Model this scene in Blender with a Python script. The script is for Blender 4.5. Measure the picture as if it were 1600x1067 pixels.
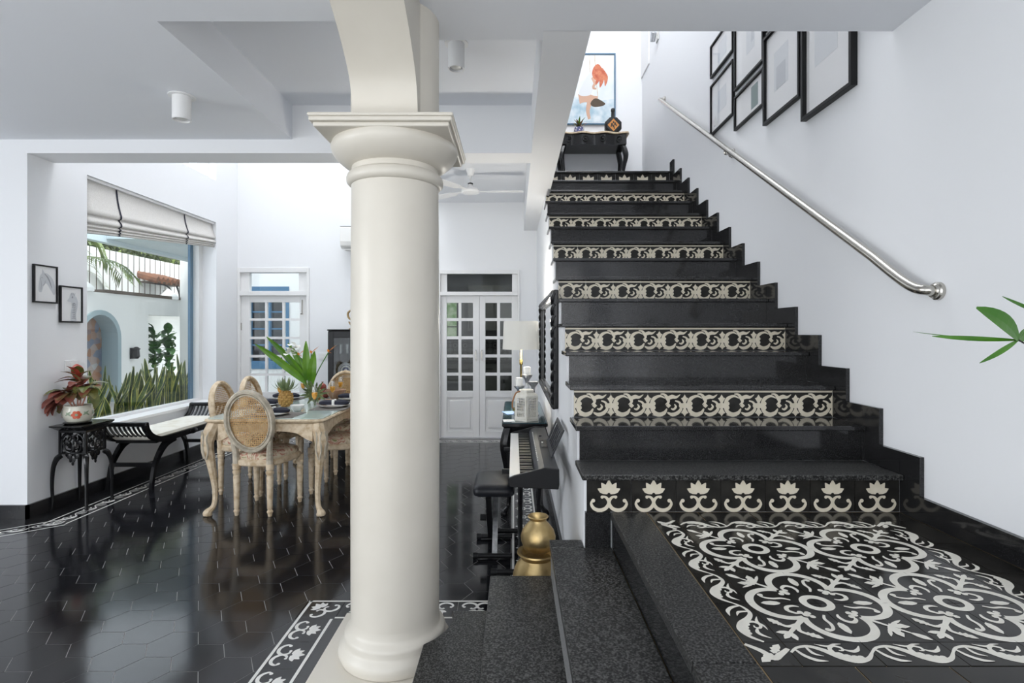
import bpy, bmesh, math, random
from mathutils import Vector, Matrix
for _o in list(bpy.data.objects): bpy.data.objects.remove(_o)
S = bpy.context.scene
COL = S.collection
PI = math.pi
rnd = random.Random(7)
# ------------------------------------------------------------------ camera, sky, light, exposure
cam_d = bpy.data.cameras.new('camera'); cam = bpy.data.objects.new('camera', cam_d); COL.objects.link(cam)
cam.location = (0, 0, 1.415); cam.rotation_euler = (PI/2, 0, 0)
cam_d.sensor_width = 36; cam_d.lens = 850/1600*36; cam_d.shift_x = -3/1600; cam_d.shift_y = -13.5/1600
cam_d.clip_start = .02
S.camera = cam
wd = bpy.data.worlds.new('sky'); S.world = wd; wd.use_nodes = True
_n = wd.node_tree.nodes; _l = wd.node_tree.links; _n.clear()
_out = _n.new('ShaderNodeOutputWorld'); _bg = _n.new('ShaderNodeBackground')
_tc = _n.new('ShaderNodeTexCoord'); _sp = _n.new('ShaderNodeSeparateXYZ'); _rp = _n.new('ShaderNodeValToRGB')
_l.new(_tc.outputs['Generated'], _sp.inputs[0]); _l.new(_sp.outputs['Z'], _rp.inputs[0])
_rp.color_ramp.elements[0].position = 0.0; _rp.color_ramp.elements[0].color = (.93, .96, 1, 1)
_rp.color_ramp.elements[1].position = .9; _rp.color_ramp.elements[1].color = (.80, .89, 1, 1)
_l.new(_rp.outputs[0], _bg.inputs[0]); _bg.inputs[1].default_value = 1.8
_l.new(_bg.outputs[0], _out.inputs[0])
def area(name, loc, size, rot, power, col=(1, 1, 1)):
    d = bpy.data.lights.new(name, 'AREA'); d.shape = 'RECTANGLE'; d.size = size[0]; d.size_y = size[1]
    d.energy = power; d.color = col
    o = bpy.data.objects.new(name, d); COL.objects.link(o); o.location = loc; o.rotation_euler = rot
    return o
# fill lamps added unseen: under the closed roof, behind the camera, far left
area('dining_top_fill', (-2.0, 5.25, 7.1), (2.3, 1.6), (0, 0, 0), 84, (.97, .985, 1))
area('stair_top_fill', (1.03, 4.4, 7.1), (1.1, 3.4), (0, 0, 0), 66, (.97, .985, 1))
area('rear_fill', (-1.2, -2.4, 1.5), (5.0, 2.4), (PI/2, 0, 0), 24, (.98, .99, 1))  # added behind the camera to light the hall
area('left_fill', (-6.1, .1, 1.5), (2.0, 2.6), (0, -PI/2, 0), 66, (.93, .97, 1))  # added out of view to brighten the left ceiling
_cl = area('clerestory_daylight', (-4.02, 6.05, 3.86), (.95, 1.38), (0, -PI/2+.32, -.25), 4, (.97, .985, 1))
sun_d = bpy.data.lights.new('sun', 'SUN'); sun_d.energy = 2.6; sun_d.angle = math.radians(12); sun_d.color = (1, .98, .95)
sun = bpy.data.objects.new('sun', sun_d); COL.objects.link(sun); sun.rotation_euler = Vector((-.36, .25, -.9)).to_track_quat('-Z', 'Y').to_euler()
vs = S.view_settings
vs.view_transform = 'Standard'; vs.look = 'None'; vs.gamma = 1; vs.use_curve_mapping = False
vs.exposure = .6
# ------------------------------------------------------------------ materials
M = {}
def pm(name, col, rough=.5, metal=0, col2=None, scale=8, spec=.5, bump=0, bscale=60, emit=0, trans=0, det=3, lo=.35, hi=.65, coat=0, sub=0):
    m = bpy.data.materials.new(name); m.use_nodes = True
    nt = m.node_tree; n = nt.nodes; l = nt.links
    b = n['Principled BSDF']
    b.inputs['Base Color'].default_value = (*col, 1); b.inputs['Roughness'].default_value = rough
    b.inputs['Metallic'].default_value = metal; b.inputs['Specular IOR Level'].default_value = spec
    if coat: b.inputs['Coat Weight'].default_value = coat; b.inputs['Coat Roughness'].default_value = .08
    if trans: b.inputs['Transmission Weight'].default_value = trans
    if sub: b.inputs['Subsurface Weight'].default_value = sub; b.inputs['Subsurface Radius'].default_value = (.02, .02, .02)
    tc = None
    if col2 is not None or bump: tc = n.new('ShaderNodeTexCoord')
    if col2 is not None:
        t = n.new('ShaderNodeTexNoise'); t.inputs['Scale'].default_value = scale; t.inputs['Detail'].default_value = det
        l.new(tc.outputs['Object'], t.inputs['Vector'])
        r = n.new('ShaderNodeValToRGB'); r.color_ramp.elements[0].position = lo; r.color_ramp.elements[1].position = hi
        r.color_ramp.elements[0].color = (*col, 1); r.color_ramp.elements[1].color = (*col2, 1)
        l.new(t.outputs['Fac'], r.inputs[0]); l.new(r.outputs[0], b.inputs['Base Color'])
    if bump:
        t2 = n.new('ShaderNodeTexNoise'); t2.inputs['Scale'].default_value = bscale; t2.inputs['Detail'].default_value = 4
        l.new(tc.outputs['Object'], t2.inputs['Vector'])
        bp = n.new('ShaderNodeBump'); bp.inputs['Strength'].default_value = bump; bp.inputs['Distance'].default_value = .01
        l.new(t2.outputs['Fac'], bp.inputs['Height']); l.new(bp.outputs[0], b.inputs['Normal'])
    if emit: b.inputs['Emission Color'].default_value = (*col, 1); b.inputs['Emission Strength'].default_value = emit
    M[name] = m
    return m
def glassm(name, tint=(1, 1, 1), refl=.08, rough=.02):
    m = bpy.data.materials.new(name); m.use_nodes = True; n = m.node_tree.nodes; l = m.node_tree.links; n.clear()
    o = n.new('ShaderNodeOutputMaterial'); mx = n.new('ShaderNodeMixShader'); t = n.new('ShaderNodeBsdfTransparent'); g = n.new('ShaderNodeBsdfGlossy')
    t.inputs[0].default_value = (*tint, 1); g.inputs['Roughness'].default_value = rough; mx.inputs[0].default_value = refl
    l.new(t.outputs[0], mx.inputs[1]); l.new(g.outputs[0], mx.inputs[2]); l.new(mx.outputs[0], o.inputs[0]); M[name] = m
pm('wall', (.84, .85, .87), .7, bump=.02, bscale=90)
pm('ceil', (.80, .82, .86), .6)
pm('column', (.67, .63, .555), .38, col2=(.645, .605, .53), scale=5, bump=.02, bscale=30)
pm('granite', (.006, .006, .006), .38, col2=(.15, .15, .145), scale=150, det=2, lo=.43, hi=.80, spec=.22)
pm('granite_pol', (.009, .009, .010), .09, col2=(.035, .035, .034), scale=220, det=5, lo=.45, hi=.8, spec=.55)
pm('granite_edge', (.10, .10, .10), .6, col2=(.22, .22, .22), scale=120, lo=.3, hi=.7)
pm('hex', (.0075, .0078, .0095), .115, col2=(.013, .0132, .016), scale=6, spec=.32, bump=.012, bscale=14)
pm('blackstone', (.010, .0102, .012), .2, col2=(.02, .02, .022), scale=10, spec=.5)
pm('grout', (.42, .41, .40), .8)
pm('grout_brown', (.30, .22, .12), .85)
pm('tile_black', (.013, .0125, .0115), .14, col2=(.026, .0245, .022), scale=12, spec=.22)
pm('cream', (.72, .655, .53), .3, col2=(.66, .60, .47), scale=18)
pm('cream_w', (.76, .735, .66), .25, col2=(.70, .675, .60), scale=18)
pm('whiteline', (.74, .73, .70), .3)
pm('steel', (.50, .48, .44), .22, 1)
pm('chrome', (.75, .75, .76), .12, 1)
pm('brass', (.50, .36, .16), .42, .95, col2=(.62, .47, .24), scale=14, bump=.15, bscale=40)
pm('gold', (.55, .40, .14), .25, 1)
pm('bronze', (.34, .24, .12), .35, 1)
pm('black_paint', (.008, .008, .009), .2, spec=.35)
pm('black_satin', (.010, .010, .011), .42, spec=.25)
pm('black_plastic', (.010, .0105, .012), .38, spec=.25)
pm('charcoal_plastic', (.022, .024, .029), .35, spec=.35)
pm('leather', (.010, .011, .015), .36, spec=.3, bump=.08, bscale=120)
pm('white_paint', (.82, .82, .82), .35)
pm('white_gloss', (.84, .84, .84), .2)
pm('white_plastic', (.80, .80, .78), .35)
pm('ivory', (.80, .80, .78), .25)
pm('paper', (.86, .86, .86), .6)
pm('paper_grey', (.55, .57, .60), .6)
pm('paper_soft', (.72, .74, .76), .6)
pm('paper_teal', (.16, .24, .23), .6)
pm('ink', (.20, .21, .24), .6)
pm('cream_wood', (.47, .335, .195), .5, col2=(.69, .57, .41), scale=26, bump=.2, bscale=50, lo=.3, hi=.6)
pm('cream_wood_grey', (.36, .32, .25), .5, col2=(.60, .53, .42), scale=20, bump=.1, bscale=50, lo=.35, hi=.65)
pm('cane', (.46, .27, .11), .6, col2=(.62, .41, .19), scale=20)
pm('linen', (.62, .60, .57), .85, col2=(.70, .685, .66), scale=120, bump=.1, bscale=300)
pm('cushion_white', (.72, .70, .63), .85, col2=(.60, .56, .46), scale=7, lo=.5, hi=.72)
pm('shade', (.80, .78, .72), .7)
pm('napkin', (.012, .014, .030), .8)
pm('placemat', (.11, .10, .095), .8, col2=(.17, .155, .14), scale=90)
pm('china', (.82, .82, .80), .15)
pm('green', (.055, .165, .006), .35, col2=(.12, .27, .010), scale=6, spec=.4)
pm('green_deep', (.025, .10, .015), .4, col2=(.06, .19, .025), scale=6)
pm('green_palm', (.10, .16, .04), .5, col2=(.20, .25, .06), scale=5)
pm('green_grey', (.10, .15, .06), .5, col2=(.22, .27, .13), scale=14)
pm('snake', (.02, .05, .012), .4, col2=(.10, .15, .035), scale=14, lo=.4, hi=.6)
pm('snake_edge', (.52, .50, .12), .45)
pm('leaf_right', (.035, .135, .008), .35, col2=(.065, .20, .012), scale=9, spec=.4)
pm('stem_dark', (.02, .02, .018), .6)
pm('leaf_red', (.26, .065, .05), .4, col2=(.14, .15, .05), scale=14, lo=.4, hi=.6)
pm('leaf_red2', (.15, .04, .03), .4, col2=(.28, .085, .06), scale=12)
pm('leaf_scarlet', (.46, .055, .03), .4, col2=(.30, .05, .03), scale=8)
pm('leaf_olive', (.10, .12, .03), .4, col2=(.19, .17, .04), scale=10)
pm('leaf_stem', (.50, .24, .18), .5)
pm('soil', (.02, .013, .009), .9)
pm('orange', (.82, .27, .02), .5)
pm('juice', (.95, .42, .01), .25, emit=0)
pm('pineapple', (.56, .34, .10), .6, col2=(.34, .19, .05), scale=60)
pm('pom', (.16, .022, .02), .3, col2=(.28, .05, .03), scale=9)
pm('woodbowl', (.28, .15, .08), .45, col2=(.38, .22, .13), scale=14)
pm('potwhite', (.70, .68, .58), .18)
pm('potred', (.55, .085, .03), .3)
pm('potgreen', (.25, .33, .22), .3)
pm('flower_white', (.80, .80, .76), .6)
pm('blue_paint', (.03, .14, .27), .4)
pm('blue_dark', (.08, .17, .27), .4)
pm('bluegrey', (.30, .39, .42), .5)
pm('soffit_blue', (.52, .60, .63), .6)
pm('ext_white', (.84, .84, .82), .8, bump=.15, bscale=25)
pm('ext_brown', (.10, .075, .055), .8)
pm('terracotta', (.30, .13, .07), .8, col2=(.18, .09, .06), scale=9)
pm('dark_glass', (.006, .008, .010), .05, spec=.6)
pm('dark', (.012, .012, .012), .7)
pm('kitchen_grey', (.22, .215, .20), .45)
pm('kitchen_wall', (.34, .34, .34), .6)
pm('kitchen_floor', (.06, .06, .065), .3)
pm('green_out', (.06, .17, .03), .6, col2=(.20, .36, .10), scale=7, lo=.4, hi=.6)
pm('paving', (.52, .51, .48), .8)
pm('teal_box', (.02, .05, .06), .05)
pm('cushion_back', (.17, .11, .075), .85)
pm('mirror', (.92, .93, .94), .02, 1)
pm('silver', (.45, .46, .48), .3, .9, col2=(.65, .66, .68), scale=40)
pm('candle', (.85, .84, .80), .5)
pm('lantern', (.74, .72, .66), .5, col2=(.66, .635, .56), scale=30)
pm('leather_tan', (.30, .13, .05), .5)
pm('glass_table', (.46, .55, .52), .04, spec=.7)
pm('blue_paper', (.25, .36, .62), .6)
pm('skin', (.62, .38, .27), .6)
pm('hair_red', (.50, .10, .045), .6, col2=(.64, .22, .11), scale=20)
pm('sea', (.36, .52, .62), .6, col2=(.74, .80, .84), scale=7)
pm('canvas', (.70, .76, .80), .6, col2=(.86, .87, .87), scale=3)
pm('orange_label', (.55, .22, .04), .5)
pm('pot_blue', (.10, .11, .25), .35)
pm('lens', (.65, .65, .62), .3)
pm('ac_grille', (.20, .21, .21), .5)
glassm('glass', (.97, .99, .99), .045)
glassm('glass_dark', (.55, .58, .58), .022)
glassm('glass_clear', (.97, .98, .98), .10, .01)
glassm('picture_glass', (1, 1, 1), .10)
def floral():
    m = bpy.data.materials.new('floral'); m.use_nodes = True; n = m.node_tree.nodes; l = m.node_tree.links; b = n['Principled BSDF']
    b.inputs['Roughness'].default_value = .85
    tc = n.new('ShaderNodeTexCoord')
    vo = n.new('ShaderNodeTexNoise'); vo.inputs['Scale'].default_value = 10; vo.inputs['Detail'].default_value = 3; vo.inputs['Distortion'].default_value = 1.2
    l.new(tc.outputs['Object'], vo.inputs['Vector'])
    r = n.new('ShaderNodeValToRGB'); cr = r.color_ramp; cr.interpolation = 'EASE'
    cr.elements[0].position = .28; cr.elements[0].color = (.16, .09, .05, 1)
    cr.elements[1].position = .40; cr.elements[1].color = (.58, .48, .33, 1)
    for p, c in ((.48, (.66, .58, .44, 1)), (.54, (.42, .17, .12, 1)), (.60, (.62, .52, .38, 1)), (.68, (.22, .22, .08, 1)), (.76, (.55, .46, .32, 1))):
        e = cr.elements.new(p); e.color = c
    l.new(vo.outputs['Fac'], r.inputs[0]); l.new(r.outputs[0], b.inputs['Base Color']); M['floral'] = m
floral()
def tilepanel():
    m = bpy.data.materials.new('mosaic'); m.use_nodes = True; n = m.node_tree.nodes; l = m.node_tree.links; b = n['Principled BSDF']
    tc = n.new('ShaderNodeTexCoord'); v = n.new('ShaderNodeTexVoronoi'); v.inputs['Scale'].default_value = 9
    l.new(tc.outputs['Object'], v.inputs['Vector'])
    r = n.new('ShaderNodeValToRGB'); cr = r.color_ramp; cr.elements[0].color = (.16, .19, .25, 1); cr.elements[1].color = (.42, .43, .44, 1)
    e = cr.elements.new(.45); e.color = (.33, .17, .10, 1); e = cr.elements.new(.3); e.color = (.22, .24, .30, 1)
    l.new(v.outputs['Color'], r.inputs[0]); l.new(r.outputs[0], b.inputs['Base Color']); b.inputs['Roughness'].default_value = .4; M['mosaic'] = m
tilepanel()
# ------------------------------------------------------------------ mesh helpers
def cr(pts, n=6, closed=False):
    P = [Vector(p) for p in pts]; k = len(P); out = []
    rng = range(k) if closed else range(k-1)
    for i in rng:
        if closed: p0, p1, p2, p3 = P[(i-1) % k], P[i], P[(i+1) % k], P[(i+2) % k]
        else: p0, p1, p2, p3 = P[max(i-1, 0)], P[i], P[i+1], P[min(i+2, k-1)]
        for j in range(n):
            t = j/n
            out.append(.5*((2*p1)+(p2-p0)*t+(2*p0-5*p1+4*p2-p3)*t*t+(3*p1-p0-3*p2+p3)*t*t*t))
    if not closed: out.append(P[-1])
    return out
def lerpl(ws, t):
    if not isinstance(ws, (list, tuple)): return ws
    x = t*(len(ws)-1); i = min(int(x), len(ws)-2); f = x-i
    return ws[i]*(1-f)+ws[i+1]*f
class MB:
    def __init__(s): s.v = []; s.f = []; s.k = 0
    def add(s, vs, fs, T=None):
        o = len(s.v)
        s.v += [tuple(T @ Vector(p)) if T else tuple(p) for p in vs]
        s.f += [tuple(i+o for i in q) for q in fs]; return s
    def box(s, x0, x1, y0, y1, z0, z1, T=None):
        return s.add([(x0, y0, z0), (x1, y0, z0), (x1, y1, z0), (x0, y1, z0), (x0, y0, z1), (x1, y0, z1), (x1, y1, z1), (x0, y1, z1)],
                     [(0, 3, 2, 1), (4, 5, 6, 7), (0, 1, 5, 4), (1, 2, 6, 5), (2, 3, 7, 6), (3, 0, 4, 7)], T)
    def prism(s, poly, a, b, axis='z', T=None):
        n = len(poly)
        def w(p, c): return {'z': (p[0], p[1], c), 'x': (c, p[0], p[1]), 'y': (p[0], c, p[1])}[axis]
        vs_ = [w(p, a) for p in poly]+[w(p, b) for p in poly]
        return s.add(vs_, [tuple(range(n))[::-1], tuple(range(n, 2*n))]+[(i, (i+1) % n, n+(i+1) % n, n+i) for i in range(n)], T)
    def lathe(s, prof, n=20, c=(0, 0, 0), sx=1, sy=1, T=None, cap=True):
        vs_ = []; fs = []; k = len(prof)
        for r, z in prof:
            for j in range(n):
                a = 2*PI*j/n; vs_.append((c[0]+r*math.cos(a)*sx, c[1]+r*math.sin(a)*sy, c[2]+z))
        for i in range(k-1):
            for j in range(n): fs.append((i*n+j, i*n+(j+1) % n, (i+1)*n+(j+1) % n, (i+1)*n+j))
        if cap: fs.append(tuple(range(n))[::-1]); fs.append(tuple(range((k-1)*n, k*n)))
        return s.add(vs_, fs, T)
    def tube(s, pts, r, n=8, closed=False, flat=1, T=None, up=(0, 0, 1)):
        P = [Vector(p) for p in pts]; k = len(P); vs_ = []; fs = []; N = None
        for i in range(k):
            a = P[(i-1) % k] if (closed or i > 0) else P[i]; b = P[(i+1) % k] if (closed or i < k-1) else P[i]
            t = (b-a).normalized()
            if N is None:
                N = Vector(up)-t*t.dot(Vector(up))
                if N.length < .05: N = Vector((1, 0, 0))-t*t.x
            else: N = N-t*t.dot(N)
            N.normalize(); B = t.cross(N)
            rr = lerpl(r, i/(k-1))
            for j in range(n):
                q = 2*PI*j/n+PI/n; vs_.append(P[i]+N*rr*math.cos(q)+B*rr*flat*math.sin(q))
        for i in range(k if closed else k-1):
            i2 = (i+1) % k
            for j in range(n): fs.append((i*n+j, i*n+(j+1) % n, i2*n+(j+1) % n, i2*n+j))
        if not closed: fs.append(tuple(range(n))[::-1]); fs.append(tuple(range((k-1)*n, k*n)))
        return s.add(vs_, fs, T)
    def ell(s, c, rx, ry, rz, n=14, m=8, T=None):
        return s.lathe([(max(.001, math.sin(PI*i/m)), -math.cos(PI*i/m)*rz) for i in range(m+1)], n, c, rx, ry, T)
    def ribbon(s, pts, ws, n=6, z=0, T=None, smooth=True):
        z += s.k; s.k += 3e-5
        P = cr([(p[0], p[1], 0) for p in pts], n) if smooth else [Vector((p[0], p[1], 0)) for p in pts]
        k = len(P); vs_ = []
        for i in range(k):
            t = (P[min(i+1, k-1)]-P[max(i-1, 0)]).normalized(); w = lerpl(ws, i/(k-1))*.5
            vs_ += [(P[i].x-t.y*w, P[i].y+t.x*w, z), (P[i].x+t.y*w, P[i].y-t.x*w, z)]
        return s.add(vs_, [(2*i, 2*i+1, 2*i+3, 2*i+2) for i in range(k-1)], T)
    def blob(s, pts, n=4, z=0, T=None, smooth=True):
        z += s.k; s.k += 3e-5
        P = cr([(p[0], p[1], 0) for p in pts], n, True) if smooth else [Vector((p[0], p[1], 0)) for p in pts]
        return s.add([(p.x, p.y, z) for p in P], [tuple(range(len(P)))], T)
    def disc(s, cx, cy, r, z=0, n=12, T=None):
        z += s.k; s.k += 3e-5
        return s.add([(cx+r*math.cos(2*PI*i/n), cy+r*math.sin(2*PI*i/n), z) for i in range(n)], [tuple(range(n))], T)
    def ring(s, cx, cy, r0, r1, a0=0, a1=2*PI, z=0, n=24, T=None):
        z += s.k; s.k += 3e-5
        vs_ = []
        for i in range(n+1):
            a = a0+(a1-a0)*i/n
            vs_ += [(cx+r0*math.cos(a), cy+r0*math.sin(a), z), (cx+r1*math.cos(a), cy+r1*math.sin(a), z)]
        return s.add(vs_, [(2*i, 2*i+1, 2*i+3, 2*i+2) for i in range(n)], T)
    def leaf3(s, base, tip, width, droop=.1, n=6, fold=.15, side=None, T=None):
        """a leaf blade with a folded midrib from base to tip"""
        b = Vector(base); t = Vector(tip); d = t-b; L = d.length
        up = Vector((0, 0, 1)); sd = d.cross(up) if side is None else Vector(side)
        if sd.length < 1e-4: sd = Vector((1, 0, 0))
        sd.normalize(); nn = sd.cross(d).normalized(); vs_ = []
        for i in range(n+1):
            u = i/n; c = b+d*u+nn*(4*u*(1-u)*droop*L)
            w = width*.5*max(.03, math.sin(PI*min(1, u*.93+.05))**.75)
            vs_ += [c-sd*w+nn*(w*fold), c, c+sd*w+nn*(w*fold)]
        fs = []
        for i in range(n):
            fs += [(3*i, 3*i+1, 3*i+4, 3*i+3), (3*i+1, 3*i+2, 3*i+5, 3*i+4)]
        return s.add(vs_, fs, T)
    def mesh(s, name, recalc=True):
        me = bpy.data.meshes.new(name); me.from_pydata(s.v, [], s.f); me.update()
        if recalc:
            bm = bmesh.new(); bm.from_mesh(me); bmesh.ops.recalc_face_normals(bm, faces=bm.faces); bm.to_mesh(me); bm.free()
        return me
    def build(s, name, mat, parent=None, smooth=False, bev=0, loc=None, recalc=True, rot=None):
        me = s.mesh(name, recalc)
        if smooth:
            me.shade_smooth(); me.set_sharp_from_angle(angle=math.radians(smooth if smooth is not True else 40))
        return link(name, me, mat, parent, bev, loc, rot)
def link(name, me, mat, parent=None, bev=0, loc=None, rot=None):
    if mat and not me.materials: me.materials.append(M[mat])
    o = bpy.data.objects.new(name, me); COL.objects.link(o)
    if parent: o.parent = parent
    if loc: o.location = loc
    if rot: o.rotation_euler = rot
    if bev:
        b = o.modifiers.new('Bevel', 'BEVEL'); b.width = bev; b.segments = 2; b.limit_method = 'ANGLE'
    return o
def tag(o, label=None, cat=None, group=None, kind=None):
    if label: o['label'] = label
    if cat: o['category'] = cat
    if group: o['group'] = group
    if kind: o['kind'] = kind
    return o
def thing(name, label, cat, loc=(0, 0, 0), rz=0, group=None, kind=None):
    o = bpy.data.objects.new(name, None); COL.objects.link(o); o.location = loc; o.rotation_euler = (0, 0, rz)
    o.empty_display_size = .1
    return tag(o, label, cat, group, kind)
def ctree(o, parent=None):
    c = o.copy(); COL.objects.link(c); c.parent = parent
    for ch in list(o.children): ctree(ch, c)
    return c
def dup(o, loc, rz, label=None, group=None):
    c = ctree(o); c.location = loc; c.rotation_euler = (0, 0, rz)
    if label: c['label'] = label
    if group: c['group'] = group
    return c
def B(name, mat, parent, *boxes, bev=0):
    m = MB()
    for b in boxes: m.box(*b)
    return m.build(name, mat, parent, bev=bev)
# ------------------------------------------------------------------ printed / inlaid tile motifs (flat print, tile-local x right, y up)
def acanth(m, b, t, w, T=None, teeth=4, z=0):
    b = Vector((b[0], b[1])); t = Vector((t[0], t[1])); d = t-b; L = d.length; d /= L; s = Vector((-d.y, d.x)); pts = [b]
    for i in range(teeth):
        u = (i+.55)/(teeth+.6); ww = w*math.sin(PI*(.15+.8*u))
        pts += [b+d*L*(u-.02)+s*ww, b+d*L*(u+.10)+s*ww*.62]
    pts.append(t)
    for i in reversed(range(teeth)):
        u = (i+.55)/(teeth+.6); ww = w*math.sin(PI*(.15+.8*u))*.75
        pts += [b+d*L*(u+.10)-s*ww*.7, b+d*L*(u-.02)-s*ww]
    m.blob(pts, smooth=False, T=T, z=z)
def dleaf(m, b, t, w, T=None, bend=0):
    b = Vector((b[0], b[1])); t = Vector((t[0], t[1])); d = t-b; s = Vector((-d.y, d.x))*bend
    m.ribbon([b, b+d*.33+s, b+d*.66+s, t], [w*.35, w*.95, w, .004], 4, T=T)
def mot_palm(m, T=None, z=0):
    for a, L, w in ((0, .31, .13), (.62, .29, .12), (-.62, .29, .12), (1.2, .27, .115), (-1.2, .27, .115)):
        b = (math.sin(a)*.03, .43+math.cos(a)*.02); t = (math.sin(a)*L, .43+math.cos(a)*L+.012*abs(a))
        dleaf(m, b, t, w, T)
def mot_palmC(m, T=None):
    mot_palm(m, T)
    for s in (1, -1):
        pts = [(-.37*s, .285), (-.395*s, .20), (-.33*s, .10), (-.21*s, .06), (-.08*s, .10), (0, .22), (-.05*s, .335), (-.14*s, .37)]
        m.ribbon(pts, [.035, .06, .075, .085, .08, .08, .06, .04], 5, T=T)
        m.disc(-.35*s, .275, .043, T=T); m.disc(-.15*s, .355, .036, T=T)
def mot_scroll(m, T=None):
    m.add([(-.5, .655, 0), (.5, .655, 0), (.5, .705, 0), (-.5, .705, 0)], [(0, 1, 2, 3)], T)
    for s in (-1, 1):                                   # half flowers on both tile edges
        x = .5*s
        m.blob([(x, .30), (x-.05*s, .42), (x-.10*s, .50), (x-.05*s, .52), (x, .60)], smooth=False, T=T)
        m.blob([(x, .30), (x-.05*s, .18), (x-.10*s, .10), (x-.05*s, .08), (x, .01)], smooth=False, T=T)
        m.ribbon([(x, .30), (x-.06*s, .30)], [.16, .13], smooth=False, T=T)
    for dx, dy, r in ((-.40, .30, .075), (-.345, .355, .06), (-.345, .245, .06), (.41, .30, .07)): m.disc(dx, dy, r, T=T)
    m.ribbon([(-.03, .50), (-.17, .56), (-.33, .49), (-.40, .34), (-.36, .16), (-.22, .06), (-.06, .10), (.02, .22)], [.02, .06, .10, .085, .10, .12, .10, .03], 5, T=T)
    m.ribbon([(.03, .115), (.16, .06), (.30, .10), (.40, .22), (.36, .38), (.24, .43)], [.03, .10, .10, .075, .06, .03], 5, T=T)
    m.ribbon([(-.16, .615), (-.05, .60), (.03, .50), (.06, .40), (-.02, .33)], [.02, .06, .10, .07, .02], 5, T=T)
    m.ribbon([(.05, .50), (.16, .54), (.27, .53), (.38, .60)], [.10, .11, .07, .01], 5, T=T)
    m.blob([(-.01, .30), (.06, .235), (.13, .30), (.06, .37)], smooth=False, T=T)
    m.ribbon([(-.38, .05), (-.25, .035), (-.1, .02)], [.01, .05, .01], 4, T=T)
    m.ribbon([(.13, .22), (.2, .2), (.26, .27), (.22, .34)], [.03, .06, .06, .02], 4, T=T)
def mot_vine(m, T=None):                                # 1 x .5, x along the border
    m.ribbon([(-.5, .02), (-.38, .12), (-.22, .15), (-.08, .07), (.05, -.07), (.20, -.15), (.37, -.11), (.5, .02)], [.03, .04, .055, .085, .11, .10, .06, .03], 5, T=T)
    for x, y, r in ((.0, .02, .05), (.07, -.03, .055), (.15, -.075, .055), (.23, -.09, .05), (.30, -.085, .04)): m.disc(x, y, r, T=T, n=10)
    m.ribbon([(.02, .0), (.02, .10), (.09, .155), (.17, .12), (.16, .06), (.11, .06)], [.06, .05, .045, .04, .03, .015], 5, T=T)
    m.ribbon([(-.12, .20), (-.02, .155), (.05, .15), (.12, .19), (.22, .20)], [.005, .04, .045, .035, .005], 5, T=T)
    m.ribbon([(.18, .08), (.27, .04), (.35, .07), (.42, .16)], [.02, .055, .05, .005], 5, T=T)
    m.ribbon([(-.42, .08), (-.37, -.05), (-.27, -.14), (-.14, -.16)], [.03, .055, .06, .005], 5, T=T)
    m.ribbon([(-.26, .13), (-.24, .0), (-.14, -.06)], [.03, .05, .005], 5, T=T)
def mot_quarter(m, kind):
    A = lambda c, r, a: (c[0]+r*math.cos(a), c[1]+r*math.sin(a))
    a1 = math.acos((.40-.53)/.42)
    m.ribbon([A((.53, 0), .42, a1*i/10) for i in range(11)], [.115, .12, .11, .10, .095], 2)
    m.ribbon([A((0, .53), .42, PI/2-a1*i/10) for i in range(11)], [.115, .12, .11, .10, .095], 2)
    m.ring(0, 0, .13, .235, 0, PI/2, n=8)
    m.blob([(.53, 0), (.82, 0), (.76, .045), (.65, .062), (.57, .04)], smooth=False)
    m.blob([(0, .53), (0, .82), (.045, .76), (.062, .65), (.04, .57)], smooth=False)
    m.ribbon([(.32, .11), (.40, .085), (.50, .12), (.53, .21), (.46, .285), (.38, .285)], [.02, .05, .06, .065, .05, .02], 5)
    m.ribbon([(.09, .34), (.14, .45), (.13, .58), (.17, .70), (.25, .745)], [.03, .045, .05, .045, .04], 5); m.disc(.245, .72, .042)
    for x, y, r in ((.335, .335, .05), (.385, .27, .042), (.27, .385, .042), (.29, .29, .045)): m.disc(x, y, r)
    if kind == 0:
        m.ribbon([(.40, .40), (.55, .55), (.80, .80)], [.11, .07, .05], 4)
        for t in ((.93, .93), (.97, .78), (.78, .97)): dleaf(m, (.78, .78), t, .08)
        m.ribbon([(.58, .58), (.64, .74), (.56, .84)], [.06, .06, .05], 4); acanth(m, (.60, .80), (.42, .93), .07, teeth=3)
        m.ribbon([(.58, .58), (.74, .64), (.84, .56)], [.06, .06, .05], 4); acanth(m, (.80, .60), (.93, .42), .07, teeth=3)
    else:
        m.ribbon([(.40, .40), (.55, .55), (.96, .96)], [.11, .05, .015], 4)
        dleaf(m, (.80, .80), (.96, .96), .10)
        acanth(m, (.62, .62), (.64, .90), .085, teeth=3); acanth(m, (.62, .62), (.90, .64), .085, teeth=3)
        dleaf(m, (.66, .60), (.88, .48), .05); dleaf(m, (.60, .66), (.48, .88), .05)
def mot_corner(m, T=None):
    m.ribbon([(-.25, .2), (-.1, .05), (-.02, -.1), (.1, -.02), (.25, .1)], [.05, .08, .09, .08, .05], 5, T=T)
    acanth(m, (0, 0), (-.2, -.18), .08, T, 3); acanth(m, (.02, 0), (.18, .2), .07, T, 3)
def motmesh(name, fn, sc, off=(0, 0), z=.0007, *a):
    m = MB(); fn(m, *a)
    m.v = [(x*sc+off[0], y*sc+off[1], z+_) for x, y, _ in m.v]
    return m.mesh(name, False)
def tilemesh(w, h, t=.012, gap=.0012):
    m = MB(); m.box(-w/2+gap, w/2-gap, -h/2+gap, h/2-gap, -t, 0); return m.mesh('tile')
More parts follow.
